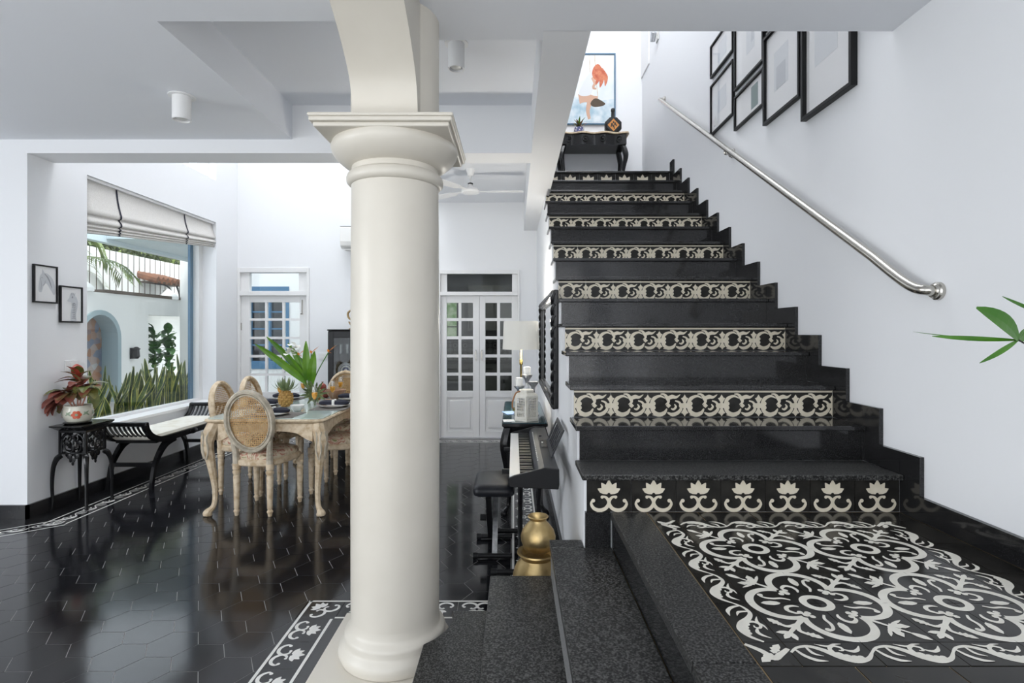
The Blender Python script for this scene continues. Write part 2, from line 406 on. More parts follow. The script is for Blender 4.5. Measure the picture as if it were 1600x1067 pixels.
# ------------------------------------------------------------------ floor
LZ = .625                                             # landing height
floor = B('floor', 'grout', None, (-6.2, .31, -.6, 7.3, -.10, -.0012)); tag(floor, kind='structure')
DG = (Vector((-3.31, 3.99)), Vector((.75, .66)).normalized())      # diagonal stretch of the wall border (inner line)
def dside(p): return (p[0]-DG[0].x)*DG[1].y-(p[1]-DG[0].y)*DG[1].x   # >0: room side
regs = [(-3.31, -.02, 2.88, 7.0), (-6.2, -1.08, -.6, 2.88), (-6.2, -3.31, 2.88, 3.99)]
def inreg(p):
    return any(r[0]-1e-6 <= p[0] <= r[1]+1e-6 and r[2]-1e-6 <= p[1] <= r[3]+1e-6 for r in regs) and (p[0] >= -3.31 or dside(p) >= -1e-6)
def clip(poly, fn):
    out = []
    for i in range(len(poly)):
        a, b = poly[i], poly[(i+1) % len(poly)]; fa, fb = fn(a), fn(b)
        if fa >= 0: out.append(a)
        if (fa >= 0) != (fb >= 0): t = fa/(fa-fb); out.append((a[0]+(b[0]-a[0])*t, a[1]+(b[1]-a[1])*t))
    return out
HS = .2/math.sqrt(3); hexg = HS-.0018
hp = [(hexg*math.cos(PI/3*i), hexg*math.sin(PI/3*i)) for i in range(6)]
m = MB(); m.prism(hp, -.006, 0); hexmesh = m.mesh('tile'); hexmesh.materials.append(M['hex'])
whole = []; part = MB()
for i in range(-30, 12):
    for j in range(-18, 30):
        cx = -1.378+i*HS*1.5; cy = 2.3737+j*.2+(.1 if i % 2 else 0)
        P = [(cx+x, cy+y) for x, y in hp]
        ins = [inreg(p) for p in P]
        if all(ins) and inreg((cx, cy)): whole.append((cx, cy))
        elif any(ins) or inreg((cx, cy)):
            for r in regs:
                q = P
                for f in (lambda p: p[0]-r[0], lambda p: r[1]-p[0], lambda p: p[1]-r[2], lambda p: r[3]-p[1], dside if r[0] < -4 else (lambda p: 1)):
                    q = clip(q, f)
                    if len(q) < 3: break
                if len(q) >= 3: part.prism(q, -.006, 0)
def shown(c):
    if c[1] < .5: return 1e9
    u = 803+850*c[0]/c[1]; v = 520+850*1.415/c[1]
    return c[1] if (0 < u < 800 and v < 1067) else 1e6+c[1]
whole.sort(key=shown)
for k, c in enumerate(whole):
    if k < 300: link('tile', hexmesh, None, floor, loc=(c[0], c[1], 0))
    else: part.prism([(c[0]+x, c[1]+y) for x, y in hp], -.006, 0)
tag(part.build('tile_field', 'hex', floor), kind='stuff')
# plain black strips along walls and round the column plinth
for b in ((-3.71, -3.50, 4.06, 7.3), (-3.71, .31, 7.2, 7.3), (.17, .31, 2.3, 7.2), (-.89, .31, 1.0, 2.69), (-.89, -.1, -.6, 1.0)):
    B('stone_strip', 'blackstone', floor, (*b, -.006, 0))
m = MB(); m.prism([(-3.71, 4.06), (-3.71, 4.147), (-6.2, 4.147), (-6.2, 1.69), (-3.5, 4.06)], -.006, -.0005); m.build('stone_strip', 'blackstone', floor)
# border tiles
BW = .19
t_mesh = tilemesh(.2, BW, .006); t_mesh.materials.append(M['hex'])
def lines(m, w=.2, h=BW):
    for s in (-1, 1): m.add([(-w/2, s*(h/2-.012)-.007, .0007), (w/2, s*(h/2-.012)-.007, .0007), (w/2, s*(h/2-.012)+.007, .0007), (-w/2, s*(h/2-.012)+.007, .0007)], [(0, 1, 2, 3)])
def motlined(fn, sc, off):
    m = MB(); fn(m); m.v = [(x*sc+off[0], y*sc+off[1], .0007+_) for x, y, _ in m.v]; lines(m); me = m.mesh('motif', False); me.materials.append(M['whiteline']); return me
palm_me = motlined(mot_palmC, .19, (0, -.074)); vine_me = motlined(mot_vine, .2, (0, 0))
def corner_fn(m):
    T = Matrix.Translation((.02, .02, 0)) @ Matrix.Rotation(math.radians(45), 4, 'Z') @ Matrix.Translation((0, -.36, 0)); mot_palmC(m, T)
m = MB(); corner_fn(m); m.v = [(x*.19, y*.19, .0007+_) for x, y, _ in m.v]
m.add([(-.095, .076, .0007), (.095, .076, .0007), (.095, .09, .0007), (-.095, .09, .0007)], [(0, 1, 2, 3)]); m.add([(-.09, -.095, .0007), (-.076, -.095, .0007), (-.076, .09, .0007), (-.09, .09, .0007)], [(0, 1, 2, 3)])
corner_me = m.mesh('motif', False); corner_me.materials.append(M['whiteline'])
def btile(x, y, rz, mot, z=0):
    t = link('border_tile', t_mesh, None, floor, loc=(x, y, z), rot=(0, 0, rz)); link('motif', mot, None, t); return t
for k in range(14): btile(-.985, 2.59-.2*k, -PI/2, palm_me)
btile(-.985, 2.785, 0, corner_me)
for k in range(5): btile(-.79+.2*k, 2.785, PI, palm_me)
for k in range(15): btile(-3.405, 4.13+.2*k, PI/2, vine_me)
dv = DG[1]; dn = Vector((-dv.y, dv.x)); rz = math.atan2(dv.y, dv.x)
for k in range(14):
    c = DG[0]-dv*(.085+.2*k)+dn*.095; btile(c.x, c.y, rz, vine_me, .0004)
for k in range(22): btile(.078, 2.98+.2*k if k < 20 else 2.98-.2*(k-19), PI/2, palm_me)
for k in range(16): btile(-3.2+.2*k, 7.1, 0, vine_me)
# ------------------------------------------------------------------ walls and ceilings
def struct(name, mat, *boxes, bev=0): return tag(B(name, mat, None, *boxes, bev=bev), kind='structure')
WZ = 7.3
struct('wall_left', 'wall', (-3.95, -3.71, 4.39, 4.728, 0, 3.31), (-3.95, -3.71, 6.78, 7.5, 0, WZ), (-3.95, -3.71, 4.728, 6.78, 0, .56),
       (-3.95, -3.71, 4.728, 6.78, 2.79, 3.31), (-3.95, -3.71, 4.39, 5.3, 3.31, WZ), (-3.95, -3.71, 5.3, 6.81, 4.4, WZ))
struct('wall_front', 'wall', (-6.2, -3.71, 4.147, 4.39, 0, 2.785), (-6.2, .134, 4.147, 4.39, 2.785, WZ))
struct('wall_back', 'wall', (-3.71, -2.745, 7.3, 7.5, 2.29, WZ), (-2.745, -1.01, 7.3, 7.5, 0, WZ), (-1.01, .075, 7.3, 7.5, 2.255, WZ), (.075, 1.9, 7.3, 7.5, 0, WZ), (-3.71, -2.745, 7.3, 7.5, -.1, 0), (-1.01, .075, 7.3, 7.5, -.1, 0))
struct('wall_right', 'wall', (1.72, 1.9, -2.6, 7.5, -.1, WZ))
struct('wall_stairwell', 'wall', (.134, .35, 2.47, 7.3, 2.785, WZ), (.35, 1.72, 2.3, 2.47, 3.15, WZ))
struct('wall_far_left', 'wall', (-6.4, -6.2, -2.6, -1.3, 0, 2.89), (-6.4, -6.2, 1.5, 4.4, 0, 2.89), (-6.4, -6.2, -1.3, 1.5, 0, .5), (-6.4, -6.2, -1.3, 1.5, 2.5, 2.89))
struct('wall_rear', 'wall', (-6.4, -4.2, -2.8, -2.6, 0, 3.3), (.8, 1.9, -2.8, -2.6, 0, 3.3), (-4.2, .8, -2.8, -2.6, 2.5, 3.3))
struct('ceiling', 'ceil', (-6.4, -.66, -2.6, 2.576, 2.89, 3.3), (-6.4, -1.69, 2.576, 4.147, 2.89, 3.3), (-.66, .134, -2.6, 2.3, 3.0, 3.3), (-1.69, .134, 2.3, 4.147, 3.15, 3.3))
struct('ceiling_rear', 'ceil', (-1.04, .134, 4.39, 7.3, 3.165, 3.4))
struct('trim_1', 'ceil', (-.39, 1.72, -2.6, 2.472, 2.785, 3.15), (-.39, .134, 2.472, 2.545, 2.785, 3.15), (-.66, -.39, 2.3, 2.576, 2.785, 3.15))
struct('ceiling_upper', 'ceil', (-3.95, 1.9, 2.3, 7.5, WZ, WZ+.1))
tag(B('upper_landing', 'blackstone', None, (.352, 1.7195, 6.245, 7.2995, 3.15, 3.175)), kind='structure', label='black stone floor of the upper landing above the stairs')
# arched beam that springs from the column towards the camera
arc = cr([(2.20, 2.277), (2.195, 2.36), (2.13, 2.465), (1.93, 2.595), (1.6, 2.715), (1.1, 2.80), (.4, 2.84), (-2.6, 2.85)], 5)
m = MB(); m.prism([(p[0], p[1]) for p in arc]+[(-2.6, 3.1), (2.45, 3.1), (2.45, 2.277)], -.655, -.39, 'x')
o = m.build('trim_2', 'column', None, smooth=25); tag(o, kind='structure')
struct('baseboard_left', 'blackstone', (-3.71, -3.69, 4.127, 7.3, 0, .105), (-6.2, -3.69, 4.127, 4.147, 0, .105))
struct('baseboard_stair', 'blackstone', (.292, .312, 2.49, 7.3, 0, .09))
struct('baseboard_back', 'blackstone', (-2.74, -1.02, 7.285, 7.3, 0, .1), (.07, .3, 7.285, 7.3, 0, .1))
# ------------------------------------------------------------------ steps up to the landing
HS_ = [(-.367, -.108, LZ-.47), (-.108, .162, LZ-.315), (.162, .43, LZ-.155)]
st = thing('entry_steps', 'three dark speckled granite steps beside the white column', 'steps', (0, 0, 0), kind='structure')
a0, a1 = math.atan2(.07, .24), math.atan2(-.196, .155)
notch = [(-.522+.25*math.cos(a0+(a1-a0)*i/14), 2.4+.25*math.sin(a0+(a1-a0)*i/14)) for i in range(15)]
for k, (x0, x1, z) in enumerate(HS_):
    if k == 0:
        pl = [(x0, -.6), (x1+.02, -.6), (x1+.02, 2.47)]+notch
        m = MB(); m.prism(pl, z-.03, z); m.build('tread', 'granite', st, bev=.004)
        m = MB(); pl2 = [(x0+.006, -.6), (x1+.02, -.6), (x1+.02, 2.46)]+[(-.522+.257*math.cos(a0+(a1-a0)*i/14), 2.4+.257*math.sin(a0+(a1-a0)*i/14)) for i in range(15)]
        m.prism(pl2, 0.001, z-.03); m.build('riser', 'granite_pol', st)
    else:
        e = 2.478 if k == 1 else 2.487
        B('tread', 'granite', st, (x0, x1+.02 if k == 1 else x1, -.6, 2.395 if k == 2 else e, z-.03, z), bev=.004)
        if k == 2: B('tread', 'granite', st, (x0, .308, 2.396, e, z-.03, z), bev=.003)
        B('riser', 'granite_edge' if k == 2 else 'granite_pol', st, (x0+.006, x1 if k == 2 else x1+.02, -.6, 2.395 if k == 2 else e-.008, 0.001, z-.03))
        if k == 2: B('riser', 'granite_edge', st, (x0+.006, .308, 2.396, e-.008, 0.001, z-.03))
# landing
ld = thing('stair_landing', 'raised landing with cream floral cement tile carpet at the foot of the stairs', 'landing', (0, 0, 0), kind='structure')
B('landing_base', 'grout_brown', ld, (.44, 1.72, -.6, 2.412, 0, LZ-.003))
B('riser', 'granite_pol', ld, (.432, .44, -.6, 2.398, LZ-.155, LZ-.032))
B('edge_slab', 'granite', ld, (.426, .583, -.6, 1.3, LZ-.032, LZ+.001), bev=.004)
B('edge_slab', 'granite', ld, (.426, .583, 1.3015, 2.396, LZ-.032, LZ+.001), bev=.004)
B('stone_panel', 'granite_pol', ld, (.313, .425, 2.39, 2.41, LZ-.155, LZ+.001))
tq = tilemesh(.2, .2, .008); tq.materials.append(M['tile_black'])
qm = []
for kd in (0, 1):
    mm = MB(); mot_quarter(mm, kd); mm.v = [(x*.2-.1, y*.2-.1, .0007+_) for x, y, _ in mm.v]; me = mm.mesh('motif', False); me.materials.append(M['cream_w']); qm.append(me)
MX, MY = .585, 1.29
for fx in range(2):
    for fy in range(2):
        cx, cy = MX+.1+.2+.4*fx, MY+.1+.2+.4*fy
        for q in range(4):
            a = q*PI/2; dx, dy = (.1, .1), (-.1, .1)
            off = [(.1, .1), (-.1, .1), (-.1, -.1), (.1, -.1)][q]
            t = link('floral_tile', tq, None, ld, loc=(cx+off[0], cy+off[1], LZ), rot=(0, 0, a)); link('motif', qm[q % 2], None, t)
tb = tilemesh(.2, .1, .008); tb.materials.append(M['tile_black']); vb = motmesh('motif', mot_vine, .2); vb.materials.append(M['cream_w'])
tcn = tilemesh(.1, .1, .008); tcn.materials.append(M['tile_black']); vc = motmesh('motif', mot_corner, .2); vc.materials.append(M['cream_w'])
for k in range(4):
    for (x, y, r) in ((MX+.2+.2*k, MY+.05, 0), (MX+.2+.2*k, MY+.95, PI), (MX+.05, MY+.2+.2*k, -PI/2), (MX+.95, MY+.2+.2*k, PI/2)):
        t = link('vine_tile', tb, None, ld, loc=(x, y, LZ), rot=(0, 0, r)); link('motif', vb, None, t)
for (x, y, r) in ((.05, .05, 0), (.95, .05, PI/2), (.95, .95, PI), (.05, .95, -PI/2)):
    t = link('corner_tile', tcn, None, ld, loc=(MX+x, MY+y, LZ), rot=(0, 0, r)); link('motif', vc, None, t)
def slabrow(x0, x1, y0, y1, n, along='x', g=.0022):
    for i in range(n):
        a, b = (x0+(x1-x0)*i/n, x0+(x1-x0)*(i+1)/n) if along == 'x' else (y0+(y1-y0)*i/n, y0+(y1-y0)*(i+1)/n)
        if along == 'x': B('plain_tile', 'tile_black', ld, (a+g, b-g, y0+g, y1-g, LZ-.008, LZ-.0005))
        else: B('plain_tile', 'tile_black', ld, (x0+g, x1-g, a+g, b-g, LZ-.008, LZ-.0005))
slabrow(.585, 1.70, 2.29, 2.397, 5); slabrow(.585, 1.70, 1.08, 1.29, 5); slabrow(.585, 1.70, .2, 1.08, 4)
slabrow(1.585, 1.70, 1.29, 2.29, 4, 'y')
# ------------------------------------------------------------------ main stair
R_, T_, Y0 = .17, .253, 2.398
SX0, SX1 = .32, 1.70
NST = 15
prof = [(Y0+.012, 0), (Y0+.012, LZ+R_-.026)]
for k in range(1, NST): prof += [(Y0+.012+T_*k, LZ+R_*k-.026), (Y0+.012+T_*k, LZ+R_*(k+1)-.026)]
prof += [(7.3, LZ+R_*NST-.026), (7.3, 0)]
m = MB(); m.prism(prof, .31, .352, 'x'); tag(m.build('wall_stair_side', 'wall'), kind='structure')
m = MB(); m.prism(prof, .353, 1.719, 'x'); tag(m.build('wall_stair_core', 'wall'), kind='structure')
sc = thing('staircase', 'black granite staircase with alternate cream patterned tile risers climbing along the right wall', 'staircase', (0, 0, 0), kind='structure')
rw = (SX1-SX0)/7
rt = tilemesh(rw, .146, .011); rt.materials.append(M['tile_black'])
def rmot(fn, oy=-.071):
    me = motmesh('motif', fn, rw, (0, oy)); me.materials.append(M['cream']); return me
mo = {0: rmot(mot_palmC, -.077), 1: rmot(mot_scroll)}
mm = MB(); mot_palm(mm); mot = MB(); mot.v = [((x)*rw*1.75, (y-.43)*rw*1.75-.042, .0007+_) for x, y, _ in mm.v]; mot.f = mm.f
mot.disc(0, -.046, .024, z=.0007)
for s in (-1, 1): mot.ring(s*.045, -.062, .02, .033, 0, PI, z=.0007, n=10)
p_me = mot.mesh('motif', False); p_me.materials.append(M['cream'])
for k in range(NST):
    y = Y0+T_*k; z = LZ+R_*k; zt = z+R_
    if k % 2 == 0:
        for i in range(7):
            t = link('riser_tile', rt, None, sc, loc=(SX0+rw*(i+.5), y, z+.0735), rot=(PI/2, 0, 0))
            link('motif', mo[0] if k == 0 else (p_me if k == NST-1 else mo[1]), None, t)
    else: B('riser', 'granite_pol', sc, (SX0, SX1, y, y+.011, z, zt-.025))
    x0 = SX0-.022
    B('tread', 'granite_pol' if k else 'granite', sc, (x0 if (zt < 2.7 or 1) and zt < 2.785 else .352, 1.699, y-.028, (y+T_ if k < NST-1 else y+.3), zt-.024, zt), bev=.004)
    if k == 0:
        B('skirting_tile', 'granite_pol', sc, (1.70, 1.7195, -.6, 1.2, z+.001, z+.10)); B('skirting_tile', 'granite_pol', sc, (1.70, 1.7195, 1.202, 2.28, z+.001, z+.10))
    # stepped skirting: one upright piece beside the riser, one flat piece along the tread
    B('skirting_tile', 'granite_pol', sc, (1.70, 1.7195, y-.118, y-.001, z+.0005, zt+.098))
    if k < NST-1: B('skirting_tile', 'granite_pol', sc, (1.70, 1.7195, y+.001, y+T_-.12, zt-.024, zt+.098))
# ------------------------------------------------------------------ column
c = thing('column', 'thick cream white round column with moulded square capital at the foot of the steps', 'column', (-.522, 2.4, 0))
B('plinth', 'column', c, (-.31, .155, -.31, .31, .001, .022), bev=.004)
def LT(name, prof, mat='column', n=64): m = MB(); m.lathe(prof, n); return m.build(name, mat, c, smooth=50)
LT('base', [(.19, .022), (.232, .024), (.243, .05), (.238, .075), (.222, .088), (.216, .10), (.219, .118), (.212, .135), (.200, .142), (.192, .16), (.19, .19), (.18, .19)])
LT('shaft', [(.1905, .19), (.1915, .9), (.191, 1.5), (.188, 2.05)])
LT('neck_ring', [(.17, 2.05), (.195, 2.052), (.207, 2.064), (.209, 2.08), (.204, 2.095), (.193, 2.104), (.17, 2.105)])
LT('neck', [(.188, 2.105), (.186, 2.13)])
LT('echinus', [(.17, 2.128), (.197, 2.13), (.225, 2.145), (.252, 2.168), (.268, 2.192), (.273, 2.21), (.268, 2.226), (.2, 2.227)])
ab = MB()
for h, z0, z1 in ((.268, 2.226, 2.244), (.281, 2.244, 2.262), (.285, 2.262, 2.276)): ab.box(-h, h, -h, h, z0, z1)
ab.build('abacus', 'column', c, bev=.006)
LT('upper_shaft', [(.190, 2.2765), (.190, 2.9)])
# ------------------------------------------------------------------ doors and windows
# left window: glass, frame, sill
w = thing('window_1', 'large garden window in the left wall behind the bench', 'window', (-3.93, 0, 0), kind='structure')
B('window_frame', 'white_paint', w, (-.02, .05, 6.70, 6.78, .56, 2.79), (-.02, .05, 4.728, 4.80, .56, 2.79), (-.02, .05, 4.80, 6.70, 2.72, 2.79), (-.02, .05, 4.80, 6.70, .56, .61))
B('outer_frame', 'blue_dark', w, (-.05, -.021, 6.64, 6.72, .6, 2.79))
B('window_sill', 'white_paint', w, (.051, .24, 4.73, 6.779, .561, .585))
B('pane', 'glass', w, (0, .006, 4.801, 6.699, .611, 2.719))
w = thing('window_2', 'high clerestory window near the top of the left wall', 'window', (-3.85, 0, 0), kind='structure')
B('window_frame', 'white_paint', w, (0, .05, 5.3, 6.81, 3.31, 3.36), (0, .05, 5.3, 6.81, 4.35, 4.4), (0, .05, 5.3, 5.36, 3.36, 4.35), (0, .05, 6.75, 6.81, 3.36, 4.35), (0, .05, 6.30, 6.36, 3.36, 4.35), (0, .05, 5.8, 5.86, 3.36, 4.35))
B('pane', 'glass', w, (.02, .026, 5.361, 6.749, 3.361, 4.349))
def pane_leaf(root, x0, x1, z0, z1, cols, rows, px0, px1, pz0, pz1, y0, y1, bar, glass, panel=None):
    """a glazed door leaf: stiles and rails, glazing bars, each pane, a raised lower panel"""
    lf = B('door_leaf', 'white_paint', root, (x0, px0, y0, y1, z0, z1), (px1, x1, y0, y1, z0, z1), (px0, px1, y0, y1, pz1, z1), (px0, px1, y0, y1, z0, pz0 if not panel else panel[0]),
           *([(px0, px1, y0, y1, panel[1], pz0), (px0, px1, y0+.02, y1-.005, panel[0], panel[1])] if panel else []), bev=.003)
    cw = (px1-px0-bar*(cols-1))/cols; rh = (pz1-pz0-bar*(rows-1))/rows
    for i in range(1, cols): B('glazing_bar', 'white_paint', lf, (px0+cw*i+bar*(i-1), px0+(cw+bar)*i, y0+.006, y1-.006, pz0, pz1))
    for j in range(1, rows):
        for i in range(cols): B('glazing_bar', 'white_paint', lf, (px0+(cw+bar)*i, px0+(cw+bar)*i+cw, y0+.006, y1-.006, pz0+rh*j+bar*(j-1), pz0+(rh+bar)*j))
    for i in range(cols):
        for j in range(rows): B('pane', glass, lf, (px0+(cw+bar)*i, px0+(cw+bar)*i+cw, y0+.018, y0+.022, pz0+(rh+bar)*j, pz0+(rh+bar)*j+rh))
    if panel: B('raised_panel', 'white_paint', lf, (px0+.035, px1-.035, y0+.006, y0+.02, panel[0]+.04, panel[1]-.04), bev=.012)
    return lf
d = thing('door_1', 'white glazed double door to the kitchen beside the console table', 'door', (0, 7.30, 0), kind='structure')
B('door_frame', 'white_paint', d, (-1.01, -.985, -.02, .1, 0, 2.255), (.05, .075, -.02, .1, 0, 2.255), (-.985, .05, -.02, .1, 2.205, 2.255), (-.985, .05, -.03, .1, 1.915, 1.965),
  (-.985, -.90, .02, .08, 1.965, 2.205), (-.025, .05, .02, .08, 1.965, 2.205), bev=.003)
B('transom_pane', 'glass_dark', d, (-.90, -.025, .045, .05, 1.965, 2.205))
l1 = pane_leaf(d, -.985, -.466, .01, 1.913, 2, 5, -.905, -.552, .633, 1.819, .03, .075, .04, 'glass_dark', (.09, .545))
l2 = pane_leaf(d, -.462, .05, .01, 1.913, 2, 5, -.385, -.03, .633, 1.819, .03, .075, .04, 'glass_dark', (.09, .545))
for x, lf in ((-.51, l1), (-.43, l2)):
    m = MB(); m.tube([(x, .03, 1.05), (x, -.005, 1.06), (x, -.005, 1.17), (x, .03, 1.18)], .008, 8); m.build('door_handle', 'steel', lf, smooth=True)
d = thing('door_2', 'white glazed garden door in the back wall behind the dining table', 'door', (0, 7.30, 0), kind='structure')
B('door_frame', 'white_paint', d, (-3.708, -3.675, -.012, .12, 0, 2.29), (-2.78, -2.746, -.012, .12, 0, 2.29), (-3.675, -2.78, -.012, .12, 2.225, 2.29), (-3.675, -2.78, -.012, .12, 1.915, 1.975),
  (-3.675, -3.56, .02, .09, 1.975, 2.225), (-2.895, -2.78, .02, .09, 1.975, 2.225), bev=.003)
B('transom_pane', 'glass', d, (-3.56, -2.895, .05, .055, 1.975, 2.225))
lf = pane_leaf(d, -3.675, -2.782, .01, 1.913, 3, 5, -3.558, -2.89, .62, 1.827, .03, .075, .032, 'glass', (.09, .53))
m = MB(); m.tube([(-2.84, .0, 1.86), (-2.84, -.004, 1.72), (-2.84, -.004, 1.66)], .009, 6); m.tube([(-2.84, .02, 1.67), (-2.86, -.01, 1.67)], .008, 6); m.build('bolt', 'steel', lf, smooth=True)
for z in (1.5, .7): B('hinge', 'steel', lf, (-3.69, -3.665, .018, .03, z-.05, z+.05))
# ------------------------------------------------------------------ kitchen behind the double door
struct('wall_kitchen', 'kitchen_wall', (-2.2, 1.2, 10.4, 10.5, 0, 2.7), (-2.3, -2.2, 7.5, 10.5, 0, 2.7), (1.2, 1.3, 7.5, 10.5, 0, 2.7), (-2.3, 1.3, 7.5, 10.5, 2.7, 2.8))
struct('floor_kitchen', 'kitchen_floor', (-2.3, 1.3, 7.5, 10.5, -.1, 0))
k = thing('kitchen_counter', 'dark worktop over grey kitchen base cabinets seen through the glazed doors', 'counter', (0, 9.75, 0))
B('worktop', 'black_satin', k, (-2.1, 1.1, 0, .64, .86, .9))
for i in range(5):
    x = -2.1+.64*i; u = B('cabinet_door', 'kitchen_grey', k, (x+.004, x+.636, .03, .05, .1, .855), bev=.004); B('handle', 'black_satin', u, (x+.2, x+.44, .015, .03, .76, .775))
B('carcass', 'kitchen_grey', k, (-2.1, 1.1, .051, .64, .0, .859))
k = thing('wall_cabinet', 'pale grey wall cabinets above the patterned kitchen splashback', 'cabinet', (0, 10.04, 0))
B('carcass', 'kitchen_grey', k, (-.85, 1.1, .021, .36, 1.45, 2.3))
for i in range(4):
    x = -.85+.4875*i; u = B('cabinet_door', 'kitchen_grey', k, (x+.003, x+.4845, 0, .02, 1.455, 2.295), bev=.003); B('handle', 'black_satin', u, (x+.03, x+.045, -.015, 0, 1.5, 1.65))
sp = B('splashback', 'kitchen_wall', None, (-1.6, 1.1, 10.385, 10.399, .9, 1.25)); tag(sp, 'grey patterned tile splashback above the kitchen worktop', 'splashback')
tm = tilemesh(.18, .18, .004); tm.materials.append(M['kitchen_grey']); mm = MB(); mm.ring(0, 0, .05, .062); mm.ring(.09, .09, .05, .062, PI, 1.5*PI, n=8); mm.ring(-.09, .09, .05, .062, -PI/2, 0, n=8); mm.ring(.09, -.09, .05, .062, PI/2, PI, n=8); mm.ring(-.09, -.09, .05, .062, 0, PI/2, n=8); mm.disc(0, 0, .02)
mm.v = [(x, y, .001+_) for x, y, _ in mm.v]; km = mm.mesh('motif', False); km.materials.append(M['dark'])
for i in range(14):
    for j in range(2): t = link('tile', tm, None, sp, loc=(-1.5+.19*i, 10.38, .995+.18*j), rot=(PI/2, 0, 0)); link('motif', km, None, t)
kw = thing('kitchen_window', 'small bright window with green garden view at the kitchen end', 'window', (-1.28, 10.39, 0))
B('frame', 'black_satin', kw, (-.22, -.19, -.03, 0, 1.27, 2.03), (.19, .22, -.03, 0, 1.27, 2.03), (-.19, .19, -.03, 0, 1.27, 1.3), (-.19, .19, -.03, 0, 2.0, 2.03), (-.19, .19, -.03, 0, 1.52, 1.54))
m = pm('window_green', (.20, .42, .12), .6, col2=(.75, .85, .62), scale=6, lo=.4, hi=.62)
b = m.node_tree.nodes['Principled BSDF']; m.node_tree.links.new(m.node_tree.nodes['Color Ramp'].outputs[0], b.inputs['Emission Color']); b.inputs['Emission Strength'].default_value = .5
B('pane', 'window_green', kw, (-.19, .19, -.012, -.004, 1.3, 2.0))
kl = thing('kitchen_fill_fixture', 'flat round fixture added to light the kitchen', 'ceiling light', (-.6, 9.0, 2.6995))
m = MB(); m.lathe([(.18, -.05), (.2, -.02), (.2, -.0005)], 24); m.build('lamp_body', 'white_gloss', kl)
ld_ = bpy.data.lights.new('kitchen_fill', 'AREA'); ld_.shape = 'DISK'; ld_.size = .36; ld_.energy = 14; lo_ = bpy.data.objects.new('kitchen_fill', ld_); COL.objects.link(lo_); lo_.parent = kl; lo_.location = (0, 0, -.055)  # unseen lamp added to brighten the kitchen behind the doors
# ------------------------------------------------------------------ courtyard
g = struct('ground_outside', 'paving', (-30, -6.2, -30, 4.0, -.12, -.06), (-30, -3.95, 4.4, 40, -.12, -.06), (-30, 30, -30, -2.6, -.12, -.06), (-3.95, 30, 10.6, 40, -.12, -.06), (1.9, 30, -2.6, 10.6, -.12, -.06), (-3.95, -2.3, 7.5, 10.6, -.12, -.06))
# boundary wall with an arched niche and a square recess
WX = -7.0
def archp(y0, y1, zs, n=14): c_, r_ = (y0+y1)/2, (y1-y0)/2; return [(c_-r_*math.cos(PI*i/n), zs+r_*math.sin(PI*i/n)) for i in range(n+1)]
bw = struct('wall_courtyard', 'ext_white', (WX-.25, WX, 6.0, 8.72, -.1, 2.1), (WX-.25, WX, 9.66, 10.42, -.1, 2.1), (WX-.25, WX, 10.42, 11.4, 1.76, 2.1), (WX-.25, WX, 10.42, 11.4, -.1, .5), (WX-.85, WX-.8, 10.3, 13.0, -.1, 2.0), (WX-.8, WX-.25, 10.36, 10.42, .5, 1.8), (WX-.8, WX-.25, 12.9, 13.0, -.1, 2.0), (WX-.8, WX-.25, 10.42, 12.9, 1.85, 2.0))  # last box: roof over the recess, added to shade its back wall
ap = archp(8.72, 9.66, 1.33)
m = MB(); m.prism([(8.72, 2.1), (8.72, 1.33)]+ap[1:-1]+[(9.66, 1.33), (9.66, 2.1)], WX-.25, WX, 'x'); m.build('arch_head', 'ext_white', bw)
m = MB(); ai = archp(8.80, 9.58, 1.33); ao = archp(8.72, 9.66, 1.33)
m.prism([(8.72, .2)]+ao+[(9.66, .2), (9.58, .2)]+ai[::-1]+[(8.80, .2)], WX-.3, WX+.03, 'x'); m.build('arch_band', 'bluegrey', bw)
B('niche_tiles', 'mosaic', bw, (WX-.28, WX-.26, 8.72, 9.66, 0, 1.85))
B('coping', 'ext_brown', bw, (WX-.27, WX+.015, 9.35, 11.4, 2.1, 2.16))
for y in (8.95, 11.2):
    m = MB(); m.lathe([(.22, 2.101), (.22, 2.16), (.18, 2.2), (.02, 2.32)], 4, (WX-.12, y, 0)); m.build('pier_cap', 'ext_white', bw)
fn = thing('slat_fence', 'white vertical slat fence above the courtyard wall', 'fence', (WX-.5, 0, 0))
for i in range(19):
    y = 9.3+.16*i; B('slat', 'ext_white', fn, (0, .006, y, y+.134, 2.1, 2.95-.001*i), bev=.003)
B('dark_gap_sheet', 'ext_brown', fn, (-.03, -.0005, 9.3, 12.33, 2.1, 2.94))  # dark sheet added behind the slats so the gaps look dark
hd = MB(); rr = random.Random(3)
for i in range(2600):
    p = Vector((WX-.95+rr.uniform(-.35, .2), rr.uniform(8, 13.5), rr.uniform(2.3, 3.9))); t = p+Vector((rr.uniform(-.2, .2), rr.uniform(-.2, .2), rr.uniform(-.25, .05))); hd.leaf3(p, t, .09, n=2)
hd.box(WX-1.7, WX-1.35, 8, 14, 2.0, 3.7)
h = hd.build('hedge', 'green_palm', None, recalc=False); tag(h, 'dark green hedge foliage rising behind the white slat fence', 'hedge', kind='stuff')
